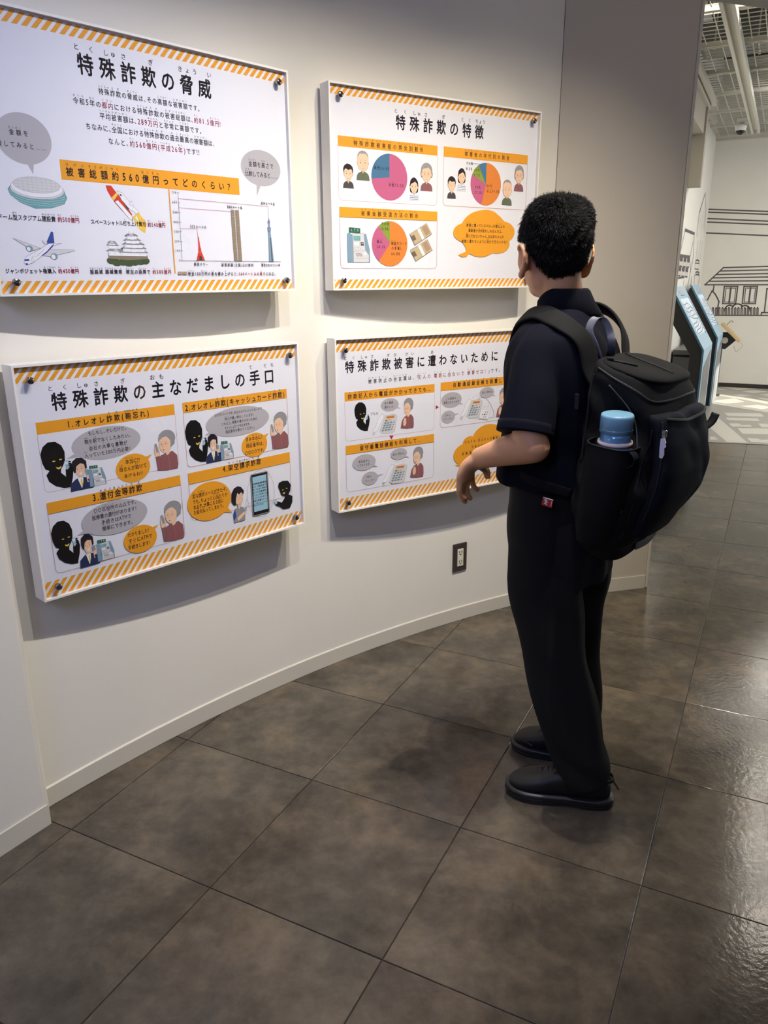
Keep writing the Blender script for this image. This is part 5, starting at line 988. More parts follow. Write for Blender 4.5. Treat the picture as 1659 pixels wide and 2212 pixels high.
def board(key, th, t0, zt, zb, band, label, period=21.0):
    a = math.radians(th + 90); n = Vector((math.cos(a), math.sin(a), 0)); t = Vector((n.y, -n.x, 0)); n2 = -n
    base = Vector((CC.x, CC.y, 0)) + n * (RR - 0.1055); O = base + t * t0 + Vector((0, 0, zt))
    hh = zt - zb; U = Vector((0, 0, 1)); w = BW / 1000
    root = thing('display_board', label, 'display board', O + t * (w / 2) - U * hh, 'fraud warning boards on the curved wall')
    off = root.location
    def pt(u, v, h=0.0): return O + t * (u / 1000) - U * (v / 1000) + n2 * h - off     # u, v in mm, h metres out of the front plane
    c = lambda u, v, h: pt(u, v, h)
    # boxed tray: back plate, four rims
    bm = bmesh.new(); box(bm, c(BW / 2, hh * 500, -0.031), w - 0.010, 0.040, hh - 0.010, t, n, U); obj('back_box', bm, M_white, root)
    bm = bmesh.new(); rw = 0.0055
    for u, v, eu, ev in ((BW / 2, rw * 500, w, rw), (BW / 2, hh * 1000 - rw * 500, w, rw), (rw * 500, hh * 500, rw, hh - 2 * rw), (BW - rw * 500, hh * 500, rw, hh - 2 * rw)): box(bm, c(u, v, -0.0265), eu, 0.053, ev, t, n, U)
    obj('frame_rim', bm, M_white, root)
    bm = bmesh.new(); box(bm, c(BW / 2 + 6, hh * 500 + 6, -0.075), w - 0.09, 0.055, hh - 0.09, t, n, U); obj('wall_mount', bm, M_wall, root)
    sh = -0.0105
    bm = bmesh.new(); bm.faces.new([bm.verts.new(c(u, v, sh)) for u, v in ((6, 6), (6, hh * 1000 - 6), (BW - 6, hh * 1000 - 6), (BW - 6, 6))]); sheet = obj('printed_sheet', bm, M_sheet, root)
    K = Ink(); lo = hh * 1000
    # hazard stripes
    K.grp = 'stripe_band'
    def stripes(v0, v1):
        K.up(); lean = (v1 - v0) * 0.86; x = -40.0
        u0, u1 = 7.0, BW - 7.0
        while x < BW + 20:
            q = [(x, v1), (x + 12.2, v1), (x + 12.2 + lean, v0), (x + lean, v0)]
            def clip(poly, lim, s):
                out_ = []
                for i in range(len(poly)):
                    p, r = poly[i], poly[(i + 1) % len(poly)]; ip = s * (p[0] - lim) >= 0; ir = s * (r[0] - lim) >= 0
                    if ip: out_.append(p)
                    if ip != ir: f = (lim - p[0]) / (r[0] - p[0]); out_.append((lim, p[1] + f * (r[1] - p[1])))
                return out_
            q = clip(clip(q, u0, 1), u1, -1)
            if len(q) > 2: K.add('o', q, [tuple(range(len(q)))])
            x += period
    stripes(*band[0]); K.idx += 1; stripes(*band[1])
    for cmd in ART[key]:
        k = cmd[0]; K.idx += 1
        if k == 'T':
            big = cmd[4] > 30; K.grp = 'title_lettering' if big else 'lettering'; K.idx += 0 if big else 0
            K.text(cmd[1], cmd[2], cmd[3], cmd[4], cmd[5], cmd[6], 0.026 if big else (0.026 if cmd[4] > 16 else 0.017))
        elif k == 'P': K.grp = 'artwork'; K.poly(cmd[1], cmd[2])
        elif k == 'R': K.grp = 'heading_band'; K.rect(cmd[1], *cmd[2:6])
        elif k == 'L': K.grp = 'artwork'; K.line(cmd[1], cmd[2], cmd[3])
        elif k == 'E':
            K.grp = 'speech_bubble'; _, col, cx, cy, rx, ry, tail = cmd
            if tail:
                dx, dy = tail[0] - cx, tail[1] - cy; L_ = math.hypot(dx / rx, dy / ry); bx, by = cx + dx / L_ * 0.9, cy + dy / L_ * 0.9
                px, py = -dy, dx; l2 = math.hypot(px, py); wv = min(rx, ry) * 0.17; K.poly(col, [(bx + px / l2 * wv, by + py / l2 * wv), tuple(tail), (bx - px / l2 * wv, by - py / l2 * wv)])
            K.ell(col, cx, cy, rx, ry, 48)
        elif k == 'G':
            K.grp = 'pie_chart'; _, cx, cy, r_, sl = cmd; a0_ = -90.0
            for val, col in sl:
                a1_ = a0_ + val * 3.6; n_ = max(6, int(val)); P = [(cx, cy)] + [(cx + r_ * math.cos(math.radians(a0_ + (a1_ - a0_) * i / n_)), cy + r_ * math.sin(math.radians(a0_ + (a1_ - a0_) * i / n_))) for i in range(n_ + 1)]
                K.idx += 1; K.up(); K.grp = 'pie_slice'; K.add(col, P, [(0, i, i + 1) for i in range(1, n_ + 1)]); a0_ = a1_
        elif k == 'I': K.grp = 'illustration'; picture(K, cmd[1], *cmd[2:6])
        elif k == 'B':
            K.grp = 'panel_outline'; _, x0, y0, x1, y1 = cmd; r_ = 13; P = [(x0, y0), (x0, y1 - r_)]
            P += [(x0 + r_ - r_ * math.cos(q * PI / 12), y1 - r_ + r_ * math.sin(q * PI / 12)) for q in range(1, 7)]
            P += [(x1 - r_ + r_ * math.sin(q * PI / 12), y1 - r_ + r_ * math.cos(q * PI / 12)) for q in range(0, 7)]; P += [(x1, y0)]
            K.line('h', 0.8, P)
    for (g, _i), d in K.g.items():
        L_ = K.layer; st = 6e-6
        V = np.array(d['v'], float); e = 7.0; V[:, 0] = np.clip(V[:, 0], e, BW - e)
        W3 = np.array(O + n2 * (sh + 6e-5) - off)[None, :] + V[:, 0:1] / 1000 * np.array(t)[None, :] - V[:, 1:2] / 1000 * np.array(U)[None, :] + V[:, 2:3] * st * np.array(n2)[None, :]
        me = bpy.data.meshes.new(g); me.from_pydata(W3.tolist(), [], d['f']); me.polygons.foreach_set('material_index', d['m']); me.update()
        link(g, me, [ink(c_) for c_ in d['mats']], root)
    bm = bmesh.new(); box(bm, c(BW / 2, hh * 500, -0.0040), w - 0.0125, 0.003, hh - 0.0125, t, n, U); obj('acrylic_cover', bm, M_acrylic, root)
    for su in (38, BW - 38):
        for sv in (band[0][1] + 2 - (8 if band[0][1] > 40 else 0), lo - 30 if band[0][1] < 40 else lo - 32):
            bm = bmesh.new(); cyl(bm, c(su, sv, -0.0105), n2, 0.0045, 0.009, 12); lathe(bm, c(su, sv, -0.0022), n2, [(0.0078, 0), (0.0085, 0.0012), (0.0085, 0.0085), (0.0078, 0.0098), (0.001, 0.0099)], 28); s_ = obj('screw', bm, M_chrome, root, True)
            ag = random.uniform(0, PI); dv = t * math.cos(ag) + U * math.sin(ag); ev = t * -math.sin(ag) + U * math.cos(ag)
            bm = bmesh.new(); box(bm, c(su, sv, 0.0078), 0.0158, 0.0014, 0.0006, dv, ev, n2); obj('screw_slot', bm, M_slot, s_)
    return root
board('TL', 47.04, -0.571, 1.935, 1.345, ((8.5, 33), (557, 584)), 'large white board topmost at the left, with grey domed stadium, rocket and tower height chart')
board('BL', 47.04, -0.571, 1.193, 0.608, ((5, 43), (539, 580)), 'white board at lower left with four panels of black silhouette callers and a tablet')
board('TR', 33.12, -0.579, 1.940, 1.343, ((6, 32), (564, 591)), "white board at upper right with three round pie charts, partly hidden by the person's head")
board('BR', 33.12, -0.579, 1.193, 0.603, ((5, 45), (543, 584)), "white board at lower right with drawings of telephones, partly hidden by the person's arm")
# ------------------------------------------------------------------ person
V3 = Vector; UP = V3((0, 0, 1))
FA = math.radians(143.5); Fw = V3((math.cos(FA), math.sin(FA), 0)); Lf = V3((math.cos(FA + PI / 2), math.sin(FA + PI / 2), 0))
HA = math.radians(101); Hd = V3((math.cos(HA), math.sin(HA), 0)); HL = V3((math.cos(HA + PI / 2), math.sin(HA + PI / 2), 0))
HC = V3((0.406, 1.925, 1.462))
def hp(f, l, z): return HC + Hd * f + HL * l + UP * z
person = thing('person', 'person seen from behind in navy polo shirt and black trousers, wearing a black backpack', 'person', (0.5, 1.93, 0)); PO = -person.location
def pob(o):
    o.location = PO; return o
# ---- body: one continuous skin surface
bm = bmesh.new()
ellipsoid(bm, hp(-0.006, 0, 0.006), HL, Hd, UP, 0.071, 0.088, 0.082)
ellipsoid(bm, hp(0.026, 0, -0.050), HL, Hd, UP, 0.061, 0.062, 0.084)
ellipsoid(bm, hp(0.058, 0, -0.105), HL, Hd, UP, 0.034, 0.030, 0.028)
ellipsoid(bm, hp(0.010, 0, -0.080), HL, Hd, UP, 0.058, 0.055, 0.050)
tube(bm, [hp(0.082, 0, -0.018), hp(0.094, 0, -0.042), hp(0.100, 0, -0.055)], [(0.008, 0.008), (0.011, 0.011), (0.014, 0.012)], HL, 12)
for s in (-1, 1):
    ellipsoid(bm, hp(0.092, 0.012 * s, -0.060), HL, Hd, UP, 0.009, 0.010, 0.008, 10, 8)
    ellipsoid(bm, hp(0.072, 0.030 * s, 0.016), HL, Hd, UP, 0.024, 0.014, 0.010, 12, 8)
    ellipsoid(bm, hp(0.055, 0.040 * s, -0.045), HL, Hd, UP, 0.022, 0.024, 0.022, 12, 8)
    # ears: rim, bowl and lobe, flaring back from the head
    ex = (HL * s * 0.74 - Hd * 0.66).normalized(); ey = (Hd * 0.9 + HL * s * 0.45).normalized()
    ec = hp(-0.008, (0.079 if s > 0 else 0.074) * s, -0.046)
    ellipsoid(bm, hp(0.000, 0.068 * s, -0.046), HL, Hd, UP, 0.012, 0.014, 0.027, 12, 10)
    tube(bm, [ec + UP * 0.004 - ex * 0.008, ec + ex * 0.010 + UP * 0.028 + ey * 0.008, ec + ex * 0.019 + UP * 0.033 - ey * 0.006, ec + ex * 0.023 + UP * 0.014 - ey * 0.018, ec + ex * 0.018 - UP * 0.010 - ey * 0.016, ec + ex * 0.008 - UP * 0.030 - ey * 0.004, ec - ex * 0.003 - UP * 0.035 + ey * 0.004], [0.006, 0.0052, 0.005, 0.005, 0.0055, 0.0085, 0.007], n=10, sub=5)
    ellipsoid(bm, ec + ex * 0.004 - ey * 0.004, ey, UP, ex, 0.018, 0.027, 0.007, 14, 10)
tube(bm, [hp(0.035, 0.022, -0.083), hp(0.078, 0.0, -0.084), hp(0.035, -0.022, -0.083)], [0.006, 0.008, 0.006], n=8)
tube(bm, [V3((0.446, 1.925, 1.23)), V3((0.442, 1.920, 1.30)), V3((0.424, 1.910, 1.36)), V3((0.414, 1.915, 1.42))], [(0.075, 0.07), (0.050, 0.052), (0.0475, 0.050), (0.050, 0.056)], Lf, 20)
# torso and legs inside the clothes
tube(bm, [V3((0.452, 1.935, 0.80)), V3((0.452, 1.93, 0.95)), V3((0.447, 1.925, 1.10)), V3((0.444, 1.922, 1.20)), V3((0.444, 1.922, 1.27))], [(0.13, 0.09), (0.12, 0.085), (0.14, 0.095), (0.145, 0.085), (0.09, 0.06)], Lf, 24)
tube(bm, [V3((0.42, 1.89, 0.86)), V3((0.425, 1.88, 0.63)), V3((0.46, 1.865, 0.38)), V3((0.54, 1.805, 0.10)), V3((0.545, 1.803, 0.055))], [0.085, 0.075, 0.052, 0.030, 0.028], None, 16)
tube(bm, [V3((0.50, 1.99, 0.86)), V3((0.53, 2.02, 0.62)), V3((0.555, 2.035, 0.38)), V3((0.575, 1.965, 0.10)), V3((0.575, 1.960, 0.055))], [0.085, 0.075, 0.052, 0.030, 0.028], None, 16)
# left arm, bent, and its hand hanging from the wrist
SH = V3((0.366, 1.815, 1.225)); EL = V3((0.342, 1.716, 1.010)); WR = V3((0.226, 1.826, 0.957))
tube(bm, [SH, V3((0.350, 1.775, 1.13)), V3((0.335, 1.735, 1.045)), V3((0.340, 1.716, 1.010))], [0.046, 0.044, 0.042, 0.036], None, 18)
tube(bm, [EL + V3((0.004, -0.002, -0.002)), V3((0.322, 1.738, 1.003)), V3((0.290, 1.768, 0.990)), V3((0.255, 1.800, 0.972)), WR], [(0.035, 0.037), (0.039, 0.040), (0.036, 0.037), (0.030, 0.030), (0.025, 0.021)], UP, 18, 5)
ball(bm, EL, 0.037)
# hand: back of the hand turns down at the wrist, fingers unequal and bent
KN = V3((0.203, 1.850, 0.902)); side = V3((0.55, 0.80, -0.10)).normalized()
tube(bm, [WR + V3((0.006, -0.004, 0.002)), V3((0.212, 1.838, 0.940)), V3((0.204, 1.846, 0.918)), KN], [(0.024, 0.019), (0.032, 0.018), (0.038, 0.0155), (0.038, 0.013)], side, 18, 4)
def finger(base, pts, r): tube(bm, [base] + pts, r, None, 12, 5)
# little, ring, middle, index (nearest to farthest from the lens)
finger(KN - side * 0.028 + UP * 0.006, [V3((0.185, 1.828, 0.880)), V3((0.190, 1.834, 0.862)), V3((0.203, 1.841, 0.852))], [0.010, 0.0078, 0.0072, 0.0062])
finger(KN - side * 0.010 + UP * 0.004, [V3((0.192, 1.846, 0.872)), V3((0.195, 1.850, 0.851)), V3((0.206, 1.856, 0.838))], [0.0105, 0.0084, 0.0078, 0.0066])
finger(KN + side * 0.010 + UP * 0.004, [V3((0.207, 1.862, 0.872)), V3((0.212, 1.868, 0.852)), V3((0.222, 1.874, 0.842))], [0.0105, 0.0084, 0.0078, 0.0066])
finger(KN + side * 0.028 + UP * 0.006, [V3((0.223, 1.880, 0.884)), V3((0.232, 1.888, 0.866)), V3((0.243, 1.893, 0.862))], [0.0105, 0.0082, 0.0075, 0.0064])
finger(V3((0.226, 1.846, 0.940)), [V3((0.246, 1.866, 0.928)), V3((0.258, 1.874, 0.912)), V3((0.261, 1.876, 0.894))], [0.013, 0.0115, 0.0098, 0.0078])
# right arm, hanging on the far side, forearm forward a little
tube(bm, [V3((0.527, 2.035, 1.225)), V3((0.545, 2.065, 1.12)), V3((0.545, 2.075, 1.01)), V3((0.515, 2.105, 0.93)), V3((0.475, 2.14, 0.86)), V3((0.455, 2.155, 0.80))], [0.05, 0.045, 0.038, 0.035, 0.025, 0.022], None, 16)
k2 = V3((0.445, 2.165, 0.745)); s2 = V3((0.6, 0.75, 0)).normalized()
tube(bm, [V3((0.456, 2.155, 0.80)), V3((0.450, 2.160, 0.775)), k2], [(0.022, 0.018), (0.034, 0.015), (0.036, 0.013)], s2, 16)
for q, ln in ((-0.027, 0.058), (-0.009, 0.070), (0.009, 0.074), (0.027, 0.066)):
    b_ = k2 + s2 * q + UP * 0.006; finger(b_, [b_ + V3((0, 0, -ln * .55)), b_ + V3((0.008, -0.004, -ln * .85)), b_ + V3((0.018, -0.008, -ln))], [0.0098, 0.0082, 0.0074, 0.0062])
finger(V3((0.456, 2.150, 0.785)), [V3((0.462, 2.128, 0.765)), V3((0.466, 2.122, 0.742))], [0.012, 0.0095, 0.0075])
body = pob(remesh(bm, 'body', M_skin, person, 0.0036, 5, 0.5))
for s in (-1, 1):
    bm = bmesh.new(); ball(bm, hp(0.074, 0.030 * s, 0.000), 0.0115); e_ = pob(obj('eye', bm, mat('eye_white', srgb(228, 224, 220), 0.2), person, True))
    bm = bmesh.new(); cyl(bm, hp(0.0848, 0.030 * s, -0.001), Hd, 0.0052, 0.0010, 16); pob(obj('iris', bm, M_slot, person)).name = 'iris'
    bm = bmesh.new(); tube(bm, [hp(0.084, 0.014 * s, 0.020), hp(0.083, 0.030 * s, 0.026), hp(0.072, 0.048 * s, 0.020)], [(0.003, 0.0015), (0.004, 0.002), (0.002, 0.001)], UP, 8); pob(obj('eyebrow', bm, M_hair, person))
bm = bmesh.new(); tube(bm, [hp(0.082, 0.020, -0.085), hp(0.090, 0.007, -0.082), hp(0.090, -0.007, -0.082), hp(0.082, -0.020, -0.085)], [(0.002, 0.002), (0.005, 0.004), (0.005, 0.004), (0.002, 0.002)], UP, 10); pob(obj('lips', bm, mat('lips', srgb(176, 112, 100), 0.45), person, True))

# ---- hair
def hairline(az):   # az 0 = front, pi = back -> lowest z with hair, in head space
    a = abs(az)
    xs = [0.0, 0.7, 1.05, 1.45, 1.75, 1.95, 2.25, 2.6, PI]; ys = [0.055, 0.045, 0.0, 0.0, -0.004, -0.028, -0.060, -0.080, -0.086]
    return float(np.interp(a, xs, ys))
bm = bmesh.new()
ellipsoid(bm, hp(-0.008, 0, 0.010), HL, Hd, UP, 0.0815, 0.097, 0.0890, 28, 20)
ellipsoid(bm, hp(-0.040, 0, -0.026), HL, Hd, UP, 0.067, 0.055, 0.061, 24, 16)
for q_ in (-1, 1): ellipsoid(bm, hp(-0.022, 0.028 * q_, 0.040), HL, Hd, UP, 0.052, 0.062, 0.055, 24, 16)
ellipsoid(bm, hp(-0.030, 0, -0.062), HL, Hd, UP, 0.050, 0.040, 0.036, 24, 16)
HINFO = {}
def hair_post(me):
    a = npverts(me); d = a - np.array(HC); f = d @ np.array(Hd); l = d @ np.array(HL); z = d[:, 2]
    az = np.arctan2(l, f); hl = np.array([hairline(q) for q in az]); t = np.clip((hl - z) / 0.012, 0, 1)
    cen = np.array([0, 0, 0]); k = 1 - 0.34 * t
    nf = f * k; nl = l * k
    ns = 0.0022 * (np.sin(f * 260 + l * 90) * np.cos(l * 210 + z * 170)) * (1 - t)
    r = np.sqrt(f * f + l * l + z * z) + 1e-6
    out = np.array(HC) + np.outer(nf * (1 + ns / r), np.array(Hd)) + np.outer(nl * (1 + ns / r), np.array(HL)); out[:, 2] = HC.z + z * (1 - 0.10 * t) * (1 + ns / r)
    setverts(me, out); HINFO['ok'] = t < 0.25
hair = pob(remesh(bm, 'hair', M_hair, person, 0.005, 4, 0.5, hair_post))
me = hair.data; hv = npverts(me); hn = np.array([v.normal[:] for v in me.vertices]); ok = np.where(HINFO['ok'])[0]
N_ = 26000; pick = rng.choice(ok, N_); base = hv[pick] + rng.normal(0, 0.0022, (N_, 3)); nor = hn[pick]
crown = np.array(hp(-0.055, 0.012, 0.085)); away = base - crown; away -= nor * (away * nor).sum(1, keepdims=True); away /= np.linalg.norm(away, axis=1, keepdims=True) + 1e-6
swirl = np.cross(nor, away); dirv = nor * rng.uniform(0.02, 0.22, (N_, 1)) + away * rng.uniform(0.7, 1.0, (N_, 1)) + swirl * 0.25 + rng.normal(0, 0.045, (N_, 3))
near = np.linalg.norm(base - crown, axis=1) < 0.04; dirv[near] += nor[near] * 0.45
dirv /= np.linalg.norm(dirv, axis=1, keepdims=True); ln = rng.uniform(0.005, 0.012, (N_, 1)); sd_ = np.cross(dirv, nor + rng.normal(0, .3, (N_, 3))); sd_ /= np.linalg.norm(sd_, axis=1, keepdims=True) + 1e-6; sd_ *= 0.0006
p0_ = base - nor * 0.002 - sd_; p1_ = base - nor * 0.002 + sd_; pm = base + dirv * ln * 0.55 + nor * 0.0012; p2_ = base + dirv * ln
vv = np.stack([p0_, p1_, pm + sd_ * 0.7, pm - sd_ * 0.7, p2_], 1).reshape(-1, 3); b5 = np.arange(N_) * 5
fs = [q for b_ in b5.tolist() for q in ((b_, b_ + 1, b_ + 2, b_ + 3), (b_ + 3, b_ + 2, b_ + 4))]
me = bpy.data.meshes.new('hair_strands'); me.from_pydata(vv.tolist(), [], fs); me.update(); hs = link('hair_strands', me, M_hair, hair); hs['kind'] = 'stuff'

# ---- polo shirt
def folds(amp, sc_, seed, zlim=None):
    r = random.Random(seed); W_ = [(V3((r.uniform(-1, 1), r.uniform(-1, 1), r.uniform(-1, 1))).normalized() * sc_ * r.uniform(.5, 1.6), r.uniform(0, 6), r.uniform(.4, 1)) for _ in range(9)]
    def post(me):
        a = npverts(me); n = np.array([v.normal[:] for v in me.vertices]); s = np.zeros(len(a))
        warp = 0.02 * np.sin(a[:, [1]] * 23 + a[:, [2]] * 17) * np.array([[1, 1, 1]])
        for w_, ph_, k in W_: s += k * np.sin((a + warp) @ np.array(w_) + ph_)
        s = np.tanh(s * 0.7); setverts(me, a + n * (s * amp)[:, None])
    return post
bm = bmesh.new()
tube(bm, [V3((0.447, 1.932, 0.882)), V3((0.450, 1.93, 0.95)), V3((0.450, 1.925, 1.05)), V3((0.446, 1.922, 1.15)), V3((0.445, 1.920, 1.215)), V3((0.445, 1.920, 1.262)), V3((0.445, 1.918, 1.298)), V3((0.444, 1.916, 1.322))],
     [(0.180, 0.137), (0.183, 0.132), (0.182, 0.126), (0.188, 0.124), (0.186, 0.112), (0.160, 0.092), (0.108, 0.074), (0.064, 0.060)], Lf, 40, 4, power=2.3)
tube(bm, [V3((0.385, 1.83, 1.238)), V3((0.360, 1.805, 1.215)), V3((0.343, 1.780, 1.160)), V3((0.333, 1.752, 1.095)), V3((0.3235, 1.735, 1.040))], [0.052, 0.053, 0.055, 0.060, 0.0645], None, 28)
tube(bm, [V3((0.505, 2.00, 1.238)), V3((0.530, 2.04, 1.215)), V3((0.547, 2.065, 1.160)), V3((0.550, 2.075, 1.095)), V3((0.552, 2.080, 1.040))], [0.052, 0.053, 0.055, 0.060, 0.0645], None, 28)
pob(remesh(bm, 'polo_shirt', M_shirt, person, 0.0065, 5, 0.5, folds(0.0035, 34, 3)))
# sleeve hem bands
for c_, d_ in ((V3((0.3235, 1.735, 1.040)), V3((-0.0095, -0.017, -0.055))), (V3((0.552, 2.080, 1.040)), V3((0.002, 0.005, -0.055)))):
    bm = bmesh.new(); dn = d_.normalized(); tube(bm, [c_ - dn * 0.020, c_ - dn * 0.001, c_ + dn * 0.003], [0.0650, 0.0660, 0.0655], None, 36, 2); pob(obj('sleeve_hem', bm, M_shirt, person, True))
# collar: stand and folded leaf
cc = V3((0.446, 1.918, 1.30)); ct_ = V3((0.430, 1.910, 1.352)); ax = (ct_ - cc).normalized()
bm = bmesh.new(); rings = []
prof = [(0.056, 0.060, -0.012), (0.0545, 0.058, 0.020), (0.0535, 0.057, 0.048), (0.0555, 0.059, 0.056), (0.0600, 0.0635, 0.050), (0.0665, 0.070, 0.022), (0.0750, 0.0790, -0.006), (0.0740, 0.0780, -0.008), (0.0640, 0.0680, 0.014)]
for a_, b_, h_ in prof:
    ring = []
    for i in range(48):
        th = 2 * PI * i / 48; fr = max(0.0, math.sin(th))  # sin>0 is the front, where the collar opens and drops
        ring.append(cc + Lf * (a_ * math.cos(th)) + Fw * (b_ * math.sin(th)) + ax * (h_ * (1 - 0.25 * fr)) - UP * (0.020 * fr ** 2))
    rings.append(ring)
loft(bm, rings, cap=False); bmesh.ops.recalc_face_normals(bm, faces=bm.faces); co = obj('collar', bm, M_shirt2, person, True); pob(co)

# ---- trousers
bm = bmesh.new()
X_ = V3((1, 0, 0))
tube(bm, [V3((0.452, 1.932, 0.93)), V3((0.455, 1.934, 0.86)), V3((0.463, 1.938, 0.78)), V3((0.470, 1.940, 0.70)), V3((0.478, 1.945, 0.62))], [(0.155, 0.115), (0.160, 0.120), (0.165, 0.130), (0.163, 0.133), (0.150, 0.125)], Lf, 36)
tube(bm, [V3((0.425, 1.895, 0.76)), V3((0.421, 1.880, 0.629)), V3((0.442, 1.875, 0.497)), V3((0.465, 1.860, 0.365)), V3((0.500, 1.840, 0.234)), V3((0.528, 1.822, 0.130)), V3((0.541, 1.810, 0.078)), V3((0.545, 1.805, 0.052))],
     [(0.098, 0.085), (0.097, 0.088), (0.089, 0.084), (0.083, 0.080), (0.084, 0.078), (0.076, 0.075), (0.073, 0.072), (0.070, 0.070)], X_, 32)
tube(bm, [V3((0.525, 1.985, 0.74)), V3((0.540, 2.010, 0.572)), V3((0.546, 2.025, 0.424)), V3((0.554, 2.015, 0.267)), V3((0.560, 1.985, 0.130)), V3((0.565, 1.975, 0.060))],
     [(0.095, 0.088), (0.092, 0.085), (0.075, 0.080), (0.076, 0.076), (0.070, 0.072), (0.066, 0.070)], X_, 32)
def tfold(me):
    a = npverts(me); n = np.array([v.normal[:] for v in me.vertices]); z = a[:, 2]
    low = np.exp(-((z - 0.10) / 0.07) ** 2); s = 0.0040 * low * np.sin(z * 75 + a[:, 0] * 45 - a[:, 1] * 30) + 0.0035 * np.sin(a[:, 0] * 60 + a[:, 1] * 45 + z * 7) * np.clip(1 - low, 0, 1) + 0.002 * np.sin(z * 35 + a[:, 0] * 40)
    setverts(me, a + n * s[:, None])
pob(remesh(bm, 'trousers', M_trouser, person, 0.0065, 5, 0.5, tfold))
bm = bmesh.new(); tube(bm, [V3((0.353, 1.862, 0.83)), V3((0.335, 1.856, 0.74)), V3((0.345, 1.835, 0.66)), V3((0.372, 1.812, 0.62))], [0.002] * 4, n=8); pob(obj('pocket_seam', bm, M_slot, person))
bm = bmesh.new(); tube(bm, [V3((0.605, 1.80, 0.075)), V3((0.618, 1.785, 0.068)), V3((0.630, 1.775, 0.050))], [0.0028, 0.0028, 0.0032], n=8); pob(obj('hem_cord', bm, M_slot, person))

# ---- shoes
def shoe(heel, toe, hand):
    d = (toe - heel); L_ = d.length; d.normalize(); s = V3((-d.y, d.x, 0))
    root_ = bmesh.new(); X = [0.0, .04, .12, .25, .40, .55, .70, .82, .92, .98, 1.0]; Wd = [.008, .026, .034, .036, .035, .040, .046, .046, .038, .022, .008]; Hh = [.062, .078, .088, .096, .102, .092, .076, .066, .056, .044, .030]
    rings = []
    for x, w_, h_ in zip(X, Wd, Hh):
        c_ = heel + d * (x * L_ * 0.98 + .003) + s * (hand * .006 * math.sin(x * PI)); r = []
        for i in range(20):
            th = 2 * PI * i / 20; cx = math.cos(th); sz = math.sin(th); sq = lambda q, e: math.copysign(abs(q) ** e, q)
            r.append(c_ + s * (w_ * sq(cx, .8)) + UP * (0.020 + (h_ - 0.020) * (0.5 + 0.5 * sq(sz, .8))))
        rings.append(r)
    loft(root_, rings); bmesh.ops.recalc_face_normals(root_, faces=root_.faces)
    up_ = pob(obj('shoe', root_, M_shoe, person, True)); ssf = up_.modifiers.new('sub', 'SUBSURF'); ssf.levels = 1; ssf.render_levels = 2
    bm = bmesh.new(); prof = []
    def outline(k, grow):
        pts = []
        xs = [i / 24 for i in range(25)]
        wf = lambda x: float(np.interp(x, X, Wd)) + grow
        for x in xs: pts.append((x, wf(x)))
        for x in xs[::-1]: pts.append((x, -wf(x)))
        return [heel + d * ((x - .5) * (L_ + grow * 2) + L_ / 2) + s * (w_ + hand * .006 * math.sin(x * PI)) for x, w_ in pts]
    lv = []
    for z, g in ((0.0015, 0.0005), (0.004, 0.004), (0.011, 0.0045), (0.0125, 0.003), (0.014, 0.0055), (0.024, 0.0055), (0.029, 0.002)):
        o_ = outline(0, g); n_ = len(o_) // 2
        lv.append([p + UP * (z + 0.012 * max(0, (i if i < n_ else 2 * n_ - 1 - i) / (n_ - 1) - .80) * 2 * (1 if z < .02 else .6) + (0.006 * math.sin(min(max(((i if i < n_ else 2 * n_ - 1 - i) / (n_ - 1) - .28) / .25, 0), 1) * PI) if z < 0.006 else 0)) for i, p in enumerate(o_)])
    loft(bm, lv); bmesh.ops.recalc_face_normals(bm, faces=bm.faces); so_ = obj('sole', bm, M_sole, up_, True)
    tp = lambda x, l, z: heel + d * (x * L_) + s * l + UP * z
    bm = bmesh.new()
    for k in range(4):
        x = .50 + .055 * k; z = float(np.interp(x, X, Hh)) + .001
        tube(bm, [tp(x, -.022, z - .012), tp(x + .02, 0, z + .001), tp(x + .045, .022, z - .014)], [(.0035, .0015)] * 3, d, 8); tube(bm, [tp(x, .022, z - .012), tp(x + .02, 0, z + .001), tp(x + .045, -.022, z - .014)], [(.0035, .0015)] * 3, d, 8)
    tube(bm, [tp(.52, 0, .100), tp(.50, -.018, .108), tp(.55, -.026, .090), tp(.60, -.030, .072)], [.0016] * 4, n=6); tube(bm, [tp(.52, 0, .100), tp(.50, .018, .106), tp(.56, .026, .088)], [.0016] * 3, n=6)
    obj('laces', bm, M_slot, up_)
    bm = bmesh.new(); tube(bm, [tp(.62, -.046, .030), tp(.72, -.048, .044), tp(.84, -.040, .050), tp(.94, -.012, .044), tp(.94, .012, .044), tp(.84, .040, .050), tp(.72, .048, .044)], [(.004, .0015)] * 7, UP, 8); obj('toe_cap_seam', bm, M_sole, up_)
    bm = bmesh.new(); tube(bm, [tp(.30, -.030, .086), tp(.05, -.020, .082), tp(.0, 0, .084), tp(.05, .020, .082), tp(.30, .030, .086)], [(.006, .004)] * 5, UP, 10); obj('ankle_collar', bm, M_shoe, up_, True)
shoe(V3((0.614, 1.780, 0)), V3((0.342, 1.852, 0)), 1)
shoe(V3((0.628, 1.935, 0)), V3((0.394, 2.066, 0)), -1)

